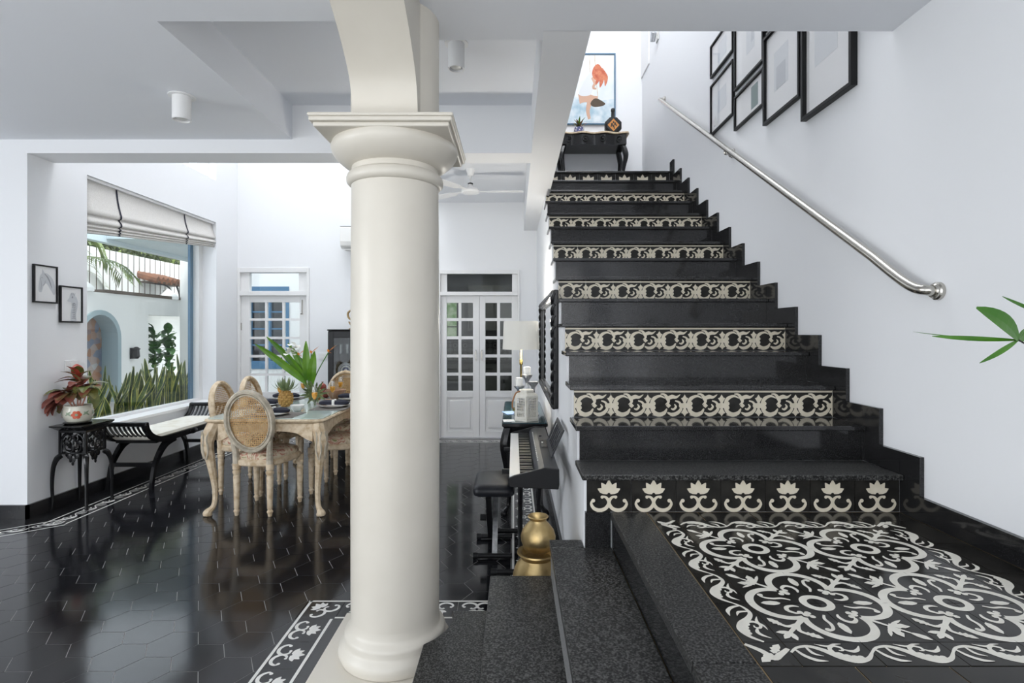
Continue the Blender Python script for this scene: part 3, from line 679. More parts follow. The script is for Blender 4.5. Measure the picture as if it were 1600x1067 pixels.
# palm
pt = thing('palm_tree', 'feathery palm beside the courtyard wall seen through the left window', 'palm', (WX-.55, 8.75, 0))
m = MB(); m.tube([(0, 0, 0), (.02, .02, 1.2), (0, 0, 2.35)], [.11, .09, .1], 10); m.build('trunk', 'ext_brown', pt, smooth=True)
for i, (a, L, dz) in enumerate(((-.4, 1.0, .5), (.3, 1.2, .25), (1.2, 1.2, .35), (1.6, 1.15, .05), (2.0, 1.1, .6), (2.9, 1.0, .4), (3.9, 1.0, .5), (4.8, .9, .6), (.8, .8, .9), (5.6, .9, .4))):
    m = MB(); sp_ = cr([(0, 0, 2.35), (math.cos(a)*L*.4, math.sin(a)*L*.4, 2.5+dz*.6), (math.cos(a)*L*.8, math.sin(a)*L*.8, 2.45+dz*.6), (math.cos(a)*L, math.sin(a)*L, 2.3+dz*.4)], 7)
    m.tube(sp_, [.012, .003], 4)
    for q in range(2, len(sp_)):
        p = sp_[q]; t = (sp_[q]-sp_[q-1]).normalized(); sd = t.cross(Vector((0, 0, 1))).normalized()
        for s in (-1, 1): m.leaf3(p, p+sd*s*.24+t*.14-Vector((0, 0, .10)), .028, n=2)
    m.build('frond', 'green_palm', pt, recalc=False)
rf = thing('awning_roof', 'small terracotta tiled awning on a black scroll bracket over the courtyard wall', 'awning', (WX-.22, 10.85, 2.47))
for i in range(6):
    m = MB(); m.tube([(-.45, .15*i, .16), (.12, .15*i, .0)], .075, 8, flat=.5); m.build('roof_tile', 'terracotta', rf)
m = MB(); m.box(-.5, .1, 0, 1.1, -.045, -.02); m.build('board', 'ext_brown', rf)
m = MB(); m.tube(cr([(0, .1, -.06), (-.02, .5, -.08), (-.05, .7, -.2), (-.05, .55, -.28), (-.05, .45, -.18)], 6), .016, 6); m.tube(cr([(0, .8, -.06), (-.03, .95, -.25), (-.05, 1.05, -.5)], 5), .02, 6); m.box(-.07, -.03, 1.0, 1.06, -.6, -.05); m.build('bracket', 'black_satin', rf)
wl = thing('wall_lantern', 'small black lantern on the white courtyard wall', 'wall lamp', (WX, 9.97, 1.04))
B('backplate', 'black_satin', wl, (0, .02, -.06, .06, -.1, .1)); m = MB(); m.lathe([(.03, -.1), (.06, -.06), (.05, .06), (.07, .08), (.02, .12)], 8, (.08, 0, 0)); m.build('lamp_body', 'black_satin', wl)
# plants in the square recess
for j, (y, n_, L) in enumerate(((11.25, 9, .6), (11.72, 13, .75))):
    pl = thing('leafy_shrub', ('broad leaved green shrub at the left side of the courtyard recess', 'taller dense green shrub at the right side of the courtyard recess')[j], 'shrub', (WX-.45, y, 0))
    m = MB(); m.tube([(0, 0, 0), (.02, .02, .9), (0, 0, 1.4)], .018, 6); m.build('stem', 'green_deep', pl)
    for i in range(n_*4):
        a = rr.uniform(0, 2*PI); z = rr.uniform(.6, 1.5); r_ = rr.uniform(.2, .42)
        m = MB(); m.leaf3((0, 0, z), (math.cos(a)*r_*.5, math.sin(a)*r_*.62, z+rr.uniform(-.15, .25)), .17, .15); m.build('leaf', 'green_deep', pl, recalc=False)
# verandah roof slab and the neighbouring wing with a blue window
struct('ceiling_verandah', 'soffit_blue', (-6.6, -3.96, 8.7, 11.39, 2.92, 3.1), (-6.66, -6.52, 7.6, 11.39, 2.86, 3.1))
wg = struct('wall_wing', 'ext_white', (-7.0, -6.80, 11.4, 11.6, -.1, 3.4), (-6.80, -6.3, 11.4, 11.6, 2.2, 3.4), (-6.80, -6.3, 11.4, 11.6, -.1, .6), (-6.3, -3.95, 11.4, 11.6, -.1, 3.4))
bwin = thing('window_3', 'tall blue framed window of the neighbouring wing', 'window', (-6.80, 11.4, 0), kind='structure')
B('window_frame', 'blue_paint', bwin, (0, .09, -.02, .1, .6, 2.2), (.41, .5, -.02, .1, .6, 2.2), (.09, .41, -.02, .1, 2.1, 2.2), (.09, .41, -.02, .1, .6, .7)); B('pane', 'dark_glass', bwin, (.09, .41, .04, .05, .7, 2.1))
# wing seen through the garden door, with a blue window
struct('wall_garden', 'ext_white', (-5.2, -4.40, 9.0, 9.2, -.1, 3.4), (-3.72, -2.3, 9.0, 9.2, -.1, 3.4), (-4.40, -3.72, 9.0, 9.2, 2.18, 3.4), (-4.40, -3.72, 9.0, 9.2, -.1, .82))
bwin = thing('window_4', 'blue framed casement with dark panes seen through the garden door', 'window', (-4.40, 9.0, 0), kind='structure')
B('window_frame', 'blue_paint', bwin, (0, .06, -.02, .1, .82, 2.18), (.62, .68, -.02, .1, .82, 2.18), (.06, .62, -.02, .1, 2.06, 2.18), (.06, .62, -.02, .1, .82, .95), (.30, .38, -.02, .1, .95, 2.06))
for i, x in enumerate((.06, .38)):
    B('pane', 'dark_glass', bwin, (x, x+.24, .04, .05, .95, 2.06))
    for z in (1.2, 1.47, 1.75): B('window_bar', 'blue_paint', bwin, (x, x+.24, .01, .035, z, z+.025))
# snake plants in the bed right outside the window
struct('planter_bed', 'soil', (-4.75, -3.96, 4.45, 7.4, .2, .42))
rs = random.Random(11); spots = []
for i in range(22):
    spots.append((-4.12-.13*(i % 3)-rs.uniform(0, .08), 4.95+.108*i+rs.uniform(-.03, .03)))
SNL = ['first', 'second', 'third', 'fourth', 'fifth', 'sixth', 'seventh', 'eighth', 'ninth', 'tenth', 'eleventh', 'twelfth', 'thirteenth', 'fourteenth', 'fifteenth', 'sixteenth', 'seventeenth', 'eighteenth', 'nineteenth', 'twentieth', 'twenty-first', 'twenty-second']
for i, (x, y) in enumerate(spots):
    sn = thing('snake_plant', 'yellow edged snake plant outside the window, %s from the red potted plant' % SNL[i], 'snake plant', (x, y, .42), 0, 'snake plants outside the window')
    hh = (.42+.22*min(1, max(0, (y-5.2)/.8)))*rs.uniform(.85, 1.12)
    for q in range(rs.choice((4, 5, 5))):
        a = rs.uniform(0, 2*PI); L = hh*rs.uniform(.7, 1.1); lean = rs.uniform(.05, .22); tw = rs.uniform(-.6, .6)
        sp_ = [Vector((math.cos(a)*.03, math.sin(a)*.03, 0)), Vector((math.cos(a)*lean*.35, math.sin(a)*lean*.35, L*.45)), Vector((math.cos(a+tw)*lean*.8, math.sin(a+tw)*lean*.8, L*.8)), Vector((math.cos(a+tw)*lean, math.sin(a+tw)*lean, L))]
        C_ = cr(sp_, 4); side = Vector((math.sin(a*1.7)*.5+.1, 1, 0)).normalized(); me = MB(); ed = MB(); n_ = len(C_)
        for k_ in range(n_):
            u = k_/(n_-1); wd_ = .031*max(.04, math.sin(PI*(.22+.76*u))**.8); s_ = side*wd_; nn = Vector((-side.y, side.x, 0))*.004
            me.v += [tuple(C_[k_]-s_*.78), tuple(C_[k_]+nn), tuple(C_[k_]+s_*.78)]; ed.v += [tuple(C_[k_]-s_), tuple(C_[k_]-s_*.76), tuple(C_[k_]+s_*.76), tuple(C_[k_]+s_)]
            if k_: b0 = 3*(k_-1); me.f += [(b0, b0+1, b0+4, b0+3), (b0+1, b0+2, b0+5, b0+4)]; b0 = 4*(k_-1); ed.f += [(b0, b0+1, b0+5, b0+4), (b0+2, b0+3, b0+7, b0+6)]
        lf = me.build('leaf', 'snake', sn, recalc=False); ed.build('leaf_margin', 'snake_edge', lf, recalc=False)
# ------------------------------------------------------------------ furniture helpers
def loft(rings, cap=True):
    m = MB(); n = len(rings[0]); fs = []
    vs_ = [p for r in rings for p in r]
    for i in range(len(rings)-1):
        for j in range(n): fs.append((i*n+j, i*n+(j+1) % n, (i+1)*n+(j+1) % n, (i+1)*n+j))
    if cap: fs += [tuple(range(n))[::-1], tuple(range((len(rings)-1)*n, len(rings)*n))]
    return m.add(vs_, fs)
def cabriole(out, z_top, r=1.0, bulge=.045):
    ox, oy = out
    P = cr([(0, 0, z_top), (ox*bulge*.75, oy*bulge*.75, z_top-.09), (ox*bulge, oy*bulge, z_top-.16), (ox*bulge*.45, oy*bulge*.45, z_top*.55), (-ox*.004, -oy*.004, z_top*.28), (ox*.002, oy*.002, .075), (ox*.03, oy*.03, .03), (ox*.035, oy*.035, .002)], 5)
    m = MB(); m.tube(P, [x*r for x in (.046, .05, .05, .044, .034, .026, .021, .019, .022, .036, .030)], 8); return m
# ------------------------------------------------------------------ dining table
tb_ = thing('dining_table', 'carved cream dining table with glass top and cabriole legs', 'table', (-1.93, 5.06, 0))
HX, HY = .469, .885
def rounded(hx, hy, r, z, n=4):
    P = []
    for cx, cy, a in ((hx-r, hy-r, 0), (-hx+r, hy-r, PI/2), (-hx+r, -hy+r, PI), (hx-r, -hy+r, 1.5*PI)):
        for i in range(n+1): q = a+PI/2*i/n; P.append((cx+r*math.cos(q), cy+r*math.sin(q), z))
    return P
loft([rounded(HX-.03, HY-.03, .04, .712), rounded(HX-.012, HY-.012, .05, .722), rounded(HX, HY, .05, .735), rounded(HX-.004, HY-.004, .05, .747)]).build('tabletop', 'cream_wood', tb_, smooth=30)
loft([rounded(HX-.02, HY-.02, .05, .7475), rounded(HX-.02, HY-.02, .05, .7545)]).build('glass_top', 'glass_table', tb_)
def scallop(L, z1, z0, dp):
    pts = [(-L, z1)]
    N = 28
    for i in range(N+1):
        u = i/N; x = -L+2*L*u; e = abs(2*u-1)
        z = z0-dp*(e**3)*1.1-dp*.45*max(0, math.cos(e*2.2*PI))*(1 if e > .15 else 1)
        pts.append((x, z))
    pts.append((L, z1)); return pts
for s in (-1, 1):
    m = MB(); m.prism(scallop(HX-.10, .712, .652, .055), s*(HY-.055)-.012, s*(HY-.055)+.012, 'y'); m.build('apron', 'cream_wood', tb_, bev=.003)
    m = MB(); m.prism(scallop(HY-.10, .712, .652, .055), s*(HX-.055)-.012, s*(HX-.055)+.012, 'x'); m.build('apron', 'cream_wood', tb_, bev=.003)
    for s2 in (-1, 1):
        m = cabriole((s, s2), .711, 1.0, .035); lg = m.build('leg', 'cream_wood', tb_, smooth=True, loc=(s*(HX-.065), s2*(HY-.065), 0)); cvm = MB()
        for q, sx_ in ((0, -1), (0, 1), (1, -1), (1, 1)):
            nx, ny = (s, 0) if q else (0, s2); tx, ty = (0, 1) if q else (1, 0); bx, by = s*.03+nx*.036, s2*.03+ny*.036
            cvm.tube(cr([(bx+tx*sx_*.004, by+ty*sx_*.004, .44), (bx+tx*sx_*.02+nx*.006, by+ty*sx_*.02+ny*.006, .52), (bx+tx*sx_*.012+nx*.01, by+ty*sx_*.012+ny*.01, .60), (bx+tx*sx_*.022+nx*.004, by+ty*sx_*.022+ny*.004, .655)], 4), [.004, .007, .008, .007, .003], 5)
        cvm.build('knee_carving', 'cream_wood_grey', lg, smooth=True)
# ------------------------------------------------------------------ dining chairs
def make_chair(label, matb='cream_wood'):
    c = thing('dining_chair', label, 'chair', (0, 0, 0), 0, 'chairs around the dining table')
    prof = [(.014, 0), (.017, .02), (.024, .035), (.016, .05), (.02, .06), (.022, .15), (.026, .30), (.022, .315), (.03, .33), (.03, .345), (.022, .355), (.03, .36), (.032, .405)]
    for x, y in ((.19, .18), (-.19, .18), (.135, -.19), (-.135, -.19)):
        m = MB(); m.lathe(prof, 12, (x, y, 0)); m.build('leg', 'cream_wood', c, smooth=35)
    def seat(s, z):
        P = []
        for a in range(28):
            q = 2*PI*a/28; cx, cy = math.cos(q), math.sin(q); ex = abs(cx)**.55*(1 if cx > 0 else -1); ey = abs(cy)**.55*(1 if cy > 0 else -1)
            w = .205+.028*ey; P.append((ex*w*s, ey*.215*s, z))
        return P
    loft([seat(.98, .385), seat(1.02, .395), seat(1.02, .425), seat(.97, .436)]).build('seat_frame', 'cream_wood', c, smooth=30)
    loft([seat(.94, .436), seat(.965, .455), seat(.93, .474), seat(.75, .490), seat(.4, .497), seat(.05, .499)]).build('seat_cushion', 'floral', c, smooth=50)
    th = math.radians(9)
    def bp(x, h, o=0): return Vector((x, -.195-h*math.sin(th)-o*math.cos(th), .455+h*math.cos(th)-o*math.sin(th)))
    A_, B_, HC = .185, .232, .285
    ring = []
    for i in range(40): q = 2*PI*i/40; ring.append(bp(A_*math.cos(q), HC+B_*math.sin(q)))
    m = MB(); m.tube(ring, .027, 8, True, flat=.72, up=(0, 1, 0)); fr = m.build('back_frame', matb, c, smooth=45)
    m = MB(); m.tube([bp((A_+.004)*math.cos(2*PI*i/40), HC+(B_+.004)*math.sin(2*PI*i/40), .02) for i in range(40)], .007, 6, True); m.build('back_moulding', matb, fr, smooth=True)
    m = MB(); m.tube([bp((A_-.024)*math.cos(2*PI*i/40), HC+(B_-.024)*math.sin(2*PI*i/40), .012) for i in range(40)], .006, 6, True); m.build('back_moulding', matb, fr, smooth=True)
    for s in (-1, 1):
        m = MB(); m.tube(cr([(s*.135, -.195, .40), bp(s*.138, .04), bp(s*.145, .10), bp(s*.152, .16)], 4), [.026, .024, .022, .018], 8); m.build('back_post', matb, c, smooth=True)
    # woven cane: strips running four ways, clipped to the oval
    m = MB(); a, b = A_-.012, B_-.012
    def strip(p, d, w, o):
        px, py = p; dx, dy = d
        qa = (dx/a)**2+(dy/b)**2; qb = 2*(px*dx/a**2+py*dy/b**2); qc = (px/a)**2+(py/b)**2-1; D = qb*qb-4*qa*qc
        if D <= 0: return
        t0, t1 = (-qb-math.sqrt(D))/(2*qa), (-qb+math.sqrt(D))/(2*qa); nx, ny = -dy*w/2, dx*w/2
        q = []
        for t, s in ((t0, 1), (t1, 1), (t1, -1), (t0, -1)): q.append(bp(px+dx*t+nx*s, HC+py+dy*t+ny*s, o))
        m.add(q, [(0, 1, 2, 3)])
    st_ = .0165
    for i in range(-16, 17):
        strip((i*st_, 0), (0, 1), .0052, 0); strip((0, i*st_), (1, 0), .0052, .0006)
    for i in range(-14, 15):
        strip((i*st_*1.42, 0), (.7071, .7071), .0022, .0012); strip((i*st_*1.42, 0), (-.7071, .7071), .0022, .0018)
    m.build('cane_panel', 'cane', c, recalc=False)
    return c
ch = make_chair('cane backed dining chair at the near end of the dining table, its back to us', 'cream_wood_grey')
ch.location = (-2.0, 4.40, 0); ch.rotation_euler.z = -.09
ch2 = make_chair('cane backed dining chair nearest us on the window side of the table')
ch2.location = (-2.375, 4.90, 0); ch2.rotation_euler.z = -PI/2
dup(ch2, (-2.38, 5.44, 0), -PI/2, 'cane backed dining chair farther along the window side of the table')
dup(ch2, (-1.60, 4.97, 0), PI/2, 'floral seat dining chair half hidden by the column, nearer of two')
dup(ch2, (-1.60, 5.62, 0), PI/2, 'floral seat dining chair behind the column, farther of two')
dup(ch2, (-1.93, 5.98, 0), PI, 'cane backed dining chair at the far end of the table facing us')
# ------------------------------------------------------------------ things on the dining table
TZ = .7548
def plate(x, y, r, label, z=TZ):
    p = thing('dinner_plate', label, 'plate', (x, y, z), 0, 'plates on the dining table')
    m = MB(); m.lathe([(r*.55, 0), (r*.62, .003), (r*.98, .014), (r, .017), (r*.96, .017), (r*.6, .006), (.001, .005)], 28); m.build('plate_body', 'china', p, smooth=60)
def napkin(x, y, rz, label, z=TZ+.018):
    n = thing('napkin', label, 'napkin', (x, y, z), rz, 'navy napkins on the plates')
    m = MB(); m.tube(cr([(-.13, 0, .016), (-.07, .003, .02), (0, 0, .018), (.07, -.003, .02), (.13, 0, .016)], 4), [.012, .024, .026, .02, .026, .024, .012], 8, flat=1.5); m.v = [(a, b, max(.0005, c_)) for a, b, c_ in m.v]; m.build('cloth', 'napkin', n, smooth=True)
    m = MB(); m.box(-.012, .012, -.04, .04, .0005, .048); m.build('napkin_ring', 'china', n, bev=.008)
def mat_(x, y, rz, label, w=.42, d_=.30):
    o = MB().box(-w/2, w/2, -d_/2, d_/2, 0, .003).build('placemat', 'placemat', None, loc=(x, y, TZ-.0003), rot=(0, 0, rz)); tag(o, label, 'placemat', 'placemats on the dining table')
sets = [(-1.60, 4.84, PI/2, 'nearest setting on the column side'), (-1.60, 5.36, PI/2, 'second setting on the column side'), (-2.26, 5.40, PI/2, 'far setting on the window side'),
        (-2.26, 4.90, PI/2, 'near setting on the window side'), (-1.93, 4.36, 0, 'setting at the near end of the table'), (-1.93, 5.76, 0, 'setting at the far end of the table')]
for x, y, a, t in sets:
    mat_(x, y, a, 'dark woven placemat of the '+t); plate(x, y, .125, 'white dinner plate of the '+t, TZ+.003)
    napkin(x, y, a+(PI/2 if a else 0), 'navy napkin in a white ring at the '+t, TZ+.0205)
def flute(x, y, label):
    f = thing('champagne_flute', label, 'glass', (x, y, TZ), 0, 'glasses of orange juice')
    m = MB(); m.lathe([(.028, 0), (.026, .003), (.006, .006), (.0035, .012), (.0035, .08), (.010, .09), (.022, .112), (.026, .14), (.025, .17), (.021, .205), (.0202, .205), (.024, .17), (.025, .14), (.021, .113), (.009, .093), (.001, .091)], 16, cap=False); m.build('glass_bowl', 'glass_clear', f, smooth=60)
    m = MB(); m.lathe([(.008, .094), (.0195, .113), (.0235, .14), (.0235, .150), (.001, .150)], 16); m.build('orange_juice', 'juice', f, smooth=50)
for x, y, t in ((-2.20, 5.12, 'glass of orange juice at the window side, nearest the pineapple'), (-2.13, 5.50, 'glass of orange juice between vase and garden door'), (-1.70, 4.64, 'glass of orange juice nearest us beside the dark placemat'),
                (-1.72, 5.16, 'glass of orange juice in the middle of the column side'), (-1.79, 5.62, 'glass of orange juice farthest along the column side')): flute(x, y, t)
m = MB(); m.lathe([(.025, 0), (.03, .004), (.055, .04), (.06, .05), (.055, .05), (.027, .01), (.001, .009)], 24)
o = m.build('bowl', 'china', None, smooth=50, loc=(-1.83, 4.60, TZ)); tag(o, 'small white bowl near the end of the dining table', 'bowl')
def pineapple(x, y, label, lying):
    p = thing('pineapple', label, 'pineapple', (x, y, TZ+(.072 if lying else 0)), 0, 'pineapples on the table')
    if lying: p.rotation_euler = (math.radians(78), 0, .25)
    m = MB(); m.ell((0, 0, .075), .058, .058, .075, 16, 12); m.build('fruit', 'pineapple', p, smooth=True)
    sc_ = MB(); sm = MB(); sm.lathe([(.013, -.003), (.009, .006), (.001, .011)], 5); sme = sm.mesh('eye'); sme.materials.append(M['pineapple'])
    for r_ in range(7):
        z = .015+.02*r_; rr_ = .058*math.sqrt(max(0, 1-((z-.075)/.075)**2))
        for q in range(10):
            a = 2*PI*(q+.5*(r_ % 2))/10; n_ = Vector((math.cos(a)*rr_/.058, math.sin(a)*rr_/.058, (z-.075)/.075)).normalized()
            e = link('eye', sme, None, p, loc=(math.cos(a)*rr_, math.sin(a)*rr_, z)); e.rotation_euler = n_.to_track_quat('Z', 'Y').to_euler()
    rr2 = random.Random(5)
    for q in range(26):
        a = q*2.4; u = q/26; L = .07+.07*(1-u*.2); e = .25+1.0*(1-u)
        m = MB(); m.leaf3((math.cos(a)*.012, math.sin(a)*.012, .145), (math.cos(a)*L*math.sin(e), math.sin(a)*L*math.sin(e), .145+L*math.cos(e)), .02, -.12, 4); m.build('crown_leaf', 'green_grey', p, recalc=False)
pineapple(-2.03, 4.84, 'upright pineapple with grey green crown on the dining table', False)
pineapple(-1.87, 5.14, 'pineapple lying with its leafy crown towards us', True)
v = thing('flower_vase', 'glass vase of bird of paradise flowers and broad leaves', 'vase', (-2.01, 5.34, TZ))
m = MB(); m.lathe([(.045, 0), (.046, .004), (.05, .2), (.047, .2), (.042, .008), (.001, .008)], 20); m.build('vase_glass', 'glass_clear', v, smooth=60)
for b, t, w_, dr in (((0, 0, .14), (-.53, 0, .55), .075, -.07), ((-.01, .02, .16), (-.44, .05, .62), .07, -.1), ((0, -.02, .1), (-.02, -.03, .58), .075, .05), ((.02, 0, .12), (.06, -.02, .48), .085, .14), ((-.02, .03, .15), (-.24, .08, .56), .08, -.1), ((.0, .02, .2), (-.12, .06, .42), .07, -.12)):
    m = MB(); m.leaf3(b, t, w_, dr, 9, .25, side=(0.35, 0, .55) if t[0] < -.1 else (1, .2, 0)); m.tube([(0, 0, .01), b], .006, 6); m.build('leaf', 'green', v, recalc=False)
def bird(b, t, n_):
    m = MB(); m.tube(cr([(0, 0, .02), b, t], 5), .005, 6); s_ = m.build('flower_stem', 'leaf_olive' if 0 else 'green_deep', v)
    m = MB()
    for i in range(n_): m.leaf3(t, (t[0]+.10*math.cos(i*1.1)*.5+.03, t[1]+.03*math.sin(i*2), t[2]+.07-.02*i), .022, .05, 4)
    m.build('bird_flower', 'orange', s_, recalc=False)
bird((.07, 0, .25), (.19, 0, .47), 5); bird((-.03, -.02, .3), (-.09, -.03, .44), 5); bird((.02, -.03, .3), (.04, -.05, .46), 4)
m = MB(); rr = random.Random(9)
for i in range(26):
    p = Vector((-.13+rr.uniform(-.08, .08), -.05+rr.uniform(-.05, .05), .50+rr.uniform(-.05, .05))); m.leaf3(p, p+Vector((rr.uniform(-.04, .04), rr.uniform(-.04, .04), rr.uniform(-.02, .04))), .055, .1, 3)
m.build('white_blossom', 'flower_white', v, recalc=False)
for i, (x, y, z, t) in enumerate(((-1.99, 5.56, 0, 'dark red pomegranate beside the wooden bowl, left one'), (-1.91, 5.52, 0, 'dark red pomegranate beside the wooden bowl, right one'), (-1.95, 5.54, .068, 'dark red pomegranate resting on the two others'))):
    p = thing('pomegranate', t, 'pomegranate', (x, y, TZ+z), 0, 'pomegranates on the table')
    m = MB(); m.ell((0, 0, .040), .041, .041, .04, 14, 8); m.build('fruit', 'pom', p, smooth=True); m = MB(); m.lathe([(.008, .076), (.007, .085), (.013, .095)], 6); m.build('calyx', 'pom', p)
m = MB(); m.lathe([(.04, 0), (.05, .005), (.09, .06), (.10, .09), (.094, .09), (.06, .03), (.001, .02)], 24)
o = m.build('fruit_bowl', 'woodbowl', None, smooth=50, loc=(-1.79, 5.46, TZ)); tag(o, 'brown wooden bowl on the dining table behind the pomegranates', 'bowl')
m = MB(); m.ell((0, 0, .028), .06, .035, .028, 16, 8); o = m.build('bread_roll', 'woodbowl', None, smooth=True, loc=(-1.70, 4.98, TZ)); tag(o, 'pale brown bread roll beside the pineapple crown', 'bread')
# ------------------------------------------------------------------ black bench under the window
bn = thing('window_bench', 'black scroll arm bench with pale cushion under the window', 'bench', (-3.46, 5.50, 0))
YB, XB = .70, .205
def railp(s):
    P = [(0, .43), (.40, .43), (.52, .445), (.62, .49), (.675, .55), (.69, .60)]
    return [(s*a, b) for a, b in P]
for sx in (-1, 1):
    pts = [Vector((sx*XB, y, z)) for y, z in railp(-1)[::-1][:-1]+railp(1)]
    m = MB(); m.tube(cr(pts, 5), .036, 4, flat=.55, up=(0, 0, 1)); r_ = m.build('side_rail', 'black_paint', bn)
    m = MB(); m.ell((sx*(XB+.018), 0, .43), .008, .07, .03); m.build('medallion', 'black_paint', r_, smooth=True)
for s in (-1, 1):
    m = MB(); m.box(-XB-.02, XB+.02, s*.69-.022, s*.69+.022, .585, .625); m.build('arm_rail', 'black_paint', bn, bev=.012)
    for i in range(9):
        x = -XB+.04+(2*XB-.08)*i/8
        m = MB(); m.tube(cr([(x, s*.685, .60), (x, s*.66, .55), (x, s*.60, .49), (x, s*.50, .45)], 4), .010, 4, flat=.9); m.build('slat', 'black_paint', bn)
    for sx in (-1, 1):
        m = MB(); m.tube(cr([(sx*(XB-.01), s*.28, .415), (sx*(XB-.01), s*.42, .37), (sx*(XB-.01), s*.54, .24), (sx*(XB-.01), s*.585, .10), (sx*(XB-.01), s*.60, .0)], 6), [.045, .036, .028, .024, .026], 4, flat=.8); m.build('leg', 'black_paint', bn)
    m = MB(); m.box(-XB, XB, s*.555-.012, s*.555+.012, .20, .235); m.build('stretcher', 'black_paint', bn)
B('seat_board', 'black_paint', bn, (-XB+.02, XB-.02, -.52, .52, .405, .44))
m = loft([rounded(XB-.02, .56, .05, .441), rounded(XB-.005, .575, .05, .46), rounded(XB-.012, .57, .05, .485), rounded(XB-.05, .53, .05, .498)]); m.build('cushion', 'cushion_white', bn, smooth=50)
# ------------------------------------------------------------------ carved side table with the red plant
sd = thing('side_table', 'carved black side table holding the red leaved plant', 'table', (-3.545, 4.475, 0))
loft([rounded(.115, .115, .01, .63), rounded(.13, .16, .02, .655), rounded(.135, .185, .02, .668), rounded(.135, .185, .02, .676)]).build('tabletop', 'black_paint', sd, smooth=20)
B('box_frame', 'black_paint', sd, (-.11, -.096, -.11, -.096, .40, .63), (.096, .11, -.11, -.096, .40, .63), (-.11, -.096, .096, .11, .40, .63), (.096, .11, .096, .11, .40, .63))
def fret(T):
    m = MB(); pl = MB()
    m.box(-.10, .10, -.006, .006, .612, .63, T); m.box(-.10, .10, -.006, .006, .44, .452, T)
    for sx in (-1, 1):
        m.tube(cr([(sx*.09, 0, .45), (sx*.085, 0, .56), (sx*.04, 0, .60), (sx*.01, 0, .57), (sx*.03, 0, .54), (sx*.05, 0, .56)], 4), .007, 5, T=T)
        m.tube(cr([(sx*.02, 0, .45), (sx*.06, 0, .47), (sx*.065, 0, .51), (sx*.035, 0, .52), (sx*.03, 0, .49)], 4), .007, 5, T=T)
        m.ell((sx*.055, 0, .535), .018, .005, .018, 8, 5, T=T); m.ell((sx*.03, 0, .425), .022, .005, .025, 8, 5, T=T)
    m.ell((0, 0, .49), .016, .006, .03, 8, 5, T=T); m.ell((0, 0, .58), .016, .006, .022, 8, 5, T=T); m.ell((0, 0, .40), .024, .006, .03, 8, 5, T=T); m.ell((0, 0, .365), .012, .006, .018, 8, 5, T=T)
    return m
for q in range(4):
    T = Matrix.Rotation(q*PI/2, 4, 'Z') @ Matrix.Translation((0, -.103, 0)); fret(T).build('fretwork_panel', 'black_paint', sd)
for sx in (-1, 1):
    for sy in (-1, 1):
        m = MB(); m.tube(cr([(sx*.095, sy*.095, .43), (sx*.115, sy*.115, .41), (sx*.132, sy*.132, .34), (sx*.138, sy*.138, .2), (sx*.135, sy*.135, .08), (sx*.14, sy*.14, .0)], 5), [.02, .022, .016, .013, .012, .014], 8); m.build('leg', 'black_paint', sd, smooth=True)
sc_ = thing('saucer', 'round black saucer under the painted flower pot', 'saucer', (-3.565, 4.45, .6762)); m = MB(); m.lathe([(.085, 0), (.10, .012), (.095, .014), (.001, .012)], 24); m.build('dish', 'black_paint', sc_, smooth=40)
pp = thing('red_leaf_plant', 'red and green leaved plant in a painted white pot', 'potted plant', (-3.565, 4.45, .6905))
m = MB(); m.lathe([(.068, 0), (.085, .012), (.104, .055), (.104, .09), (.094, .12), (.098, .135), (.09, .135), (.085, .12), (.001, .12)], 28); pot = m.build('pot', 'potwhite', pp, smooth=40)
def decal(name, mat, a, z, fn, R=.1055):
    m = MB(); fn(m); q = MB(); q.f = m.f
    q.v = [((R+.0008+_)*math.cos(a+x/R), (R+.0008+_)*math.sin(a+x/R), z+y) for x, y, _ in m.v]; q.build(name, mat, pot, recalc=False)
def flw(m):
    for i in range(6): a = i*PI/3; m.disc(.022*math.cos(a), .020*math.sin(a), .014, n=10)
for a in (-1.0, -2.9, .9): decal('painted_flower', 'potred', a, .066, flw); decal('painted_centre', 'potgreen', a, .066, lambda m: m.disc(0, 0, .010), R=.1062)
for a in (-1.55, -.4, -2.3, .3): decal('painted_leaf', 'potgreen', a, .072, lambda m: (dleaf(m, (-.02, -.01), (.02, .02), .014), dleaf(m, (-.015, .015), (.025, -.015), .012)))
m = MB(); m.disc(0, 0, .084, z=.1205); m.build('soil', 'soil', pp)
rl = random.Random(21); hubs = [(.03, .0, .30), (-.05, -.02, .24), (-.10, -.03, .20), (.06, .02, .27), (-.02, .02, .34)]
for hx, hy, hz in hubs:
    m = MB(); m.tube(cr([(hx*.3, hy*.3, .11), (hx*.7, hy*.7, .18), (hx, hy, hz)], 4), .006, 6); m.build('stem', 'leaf_stem', pp)
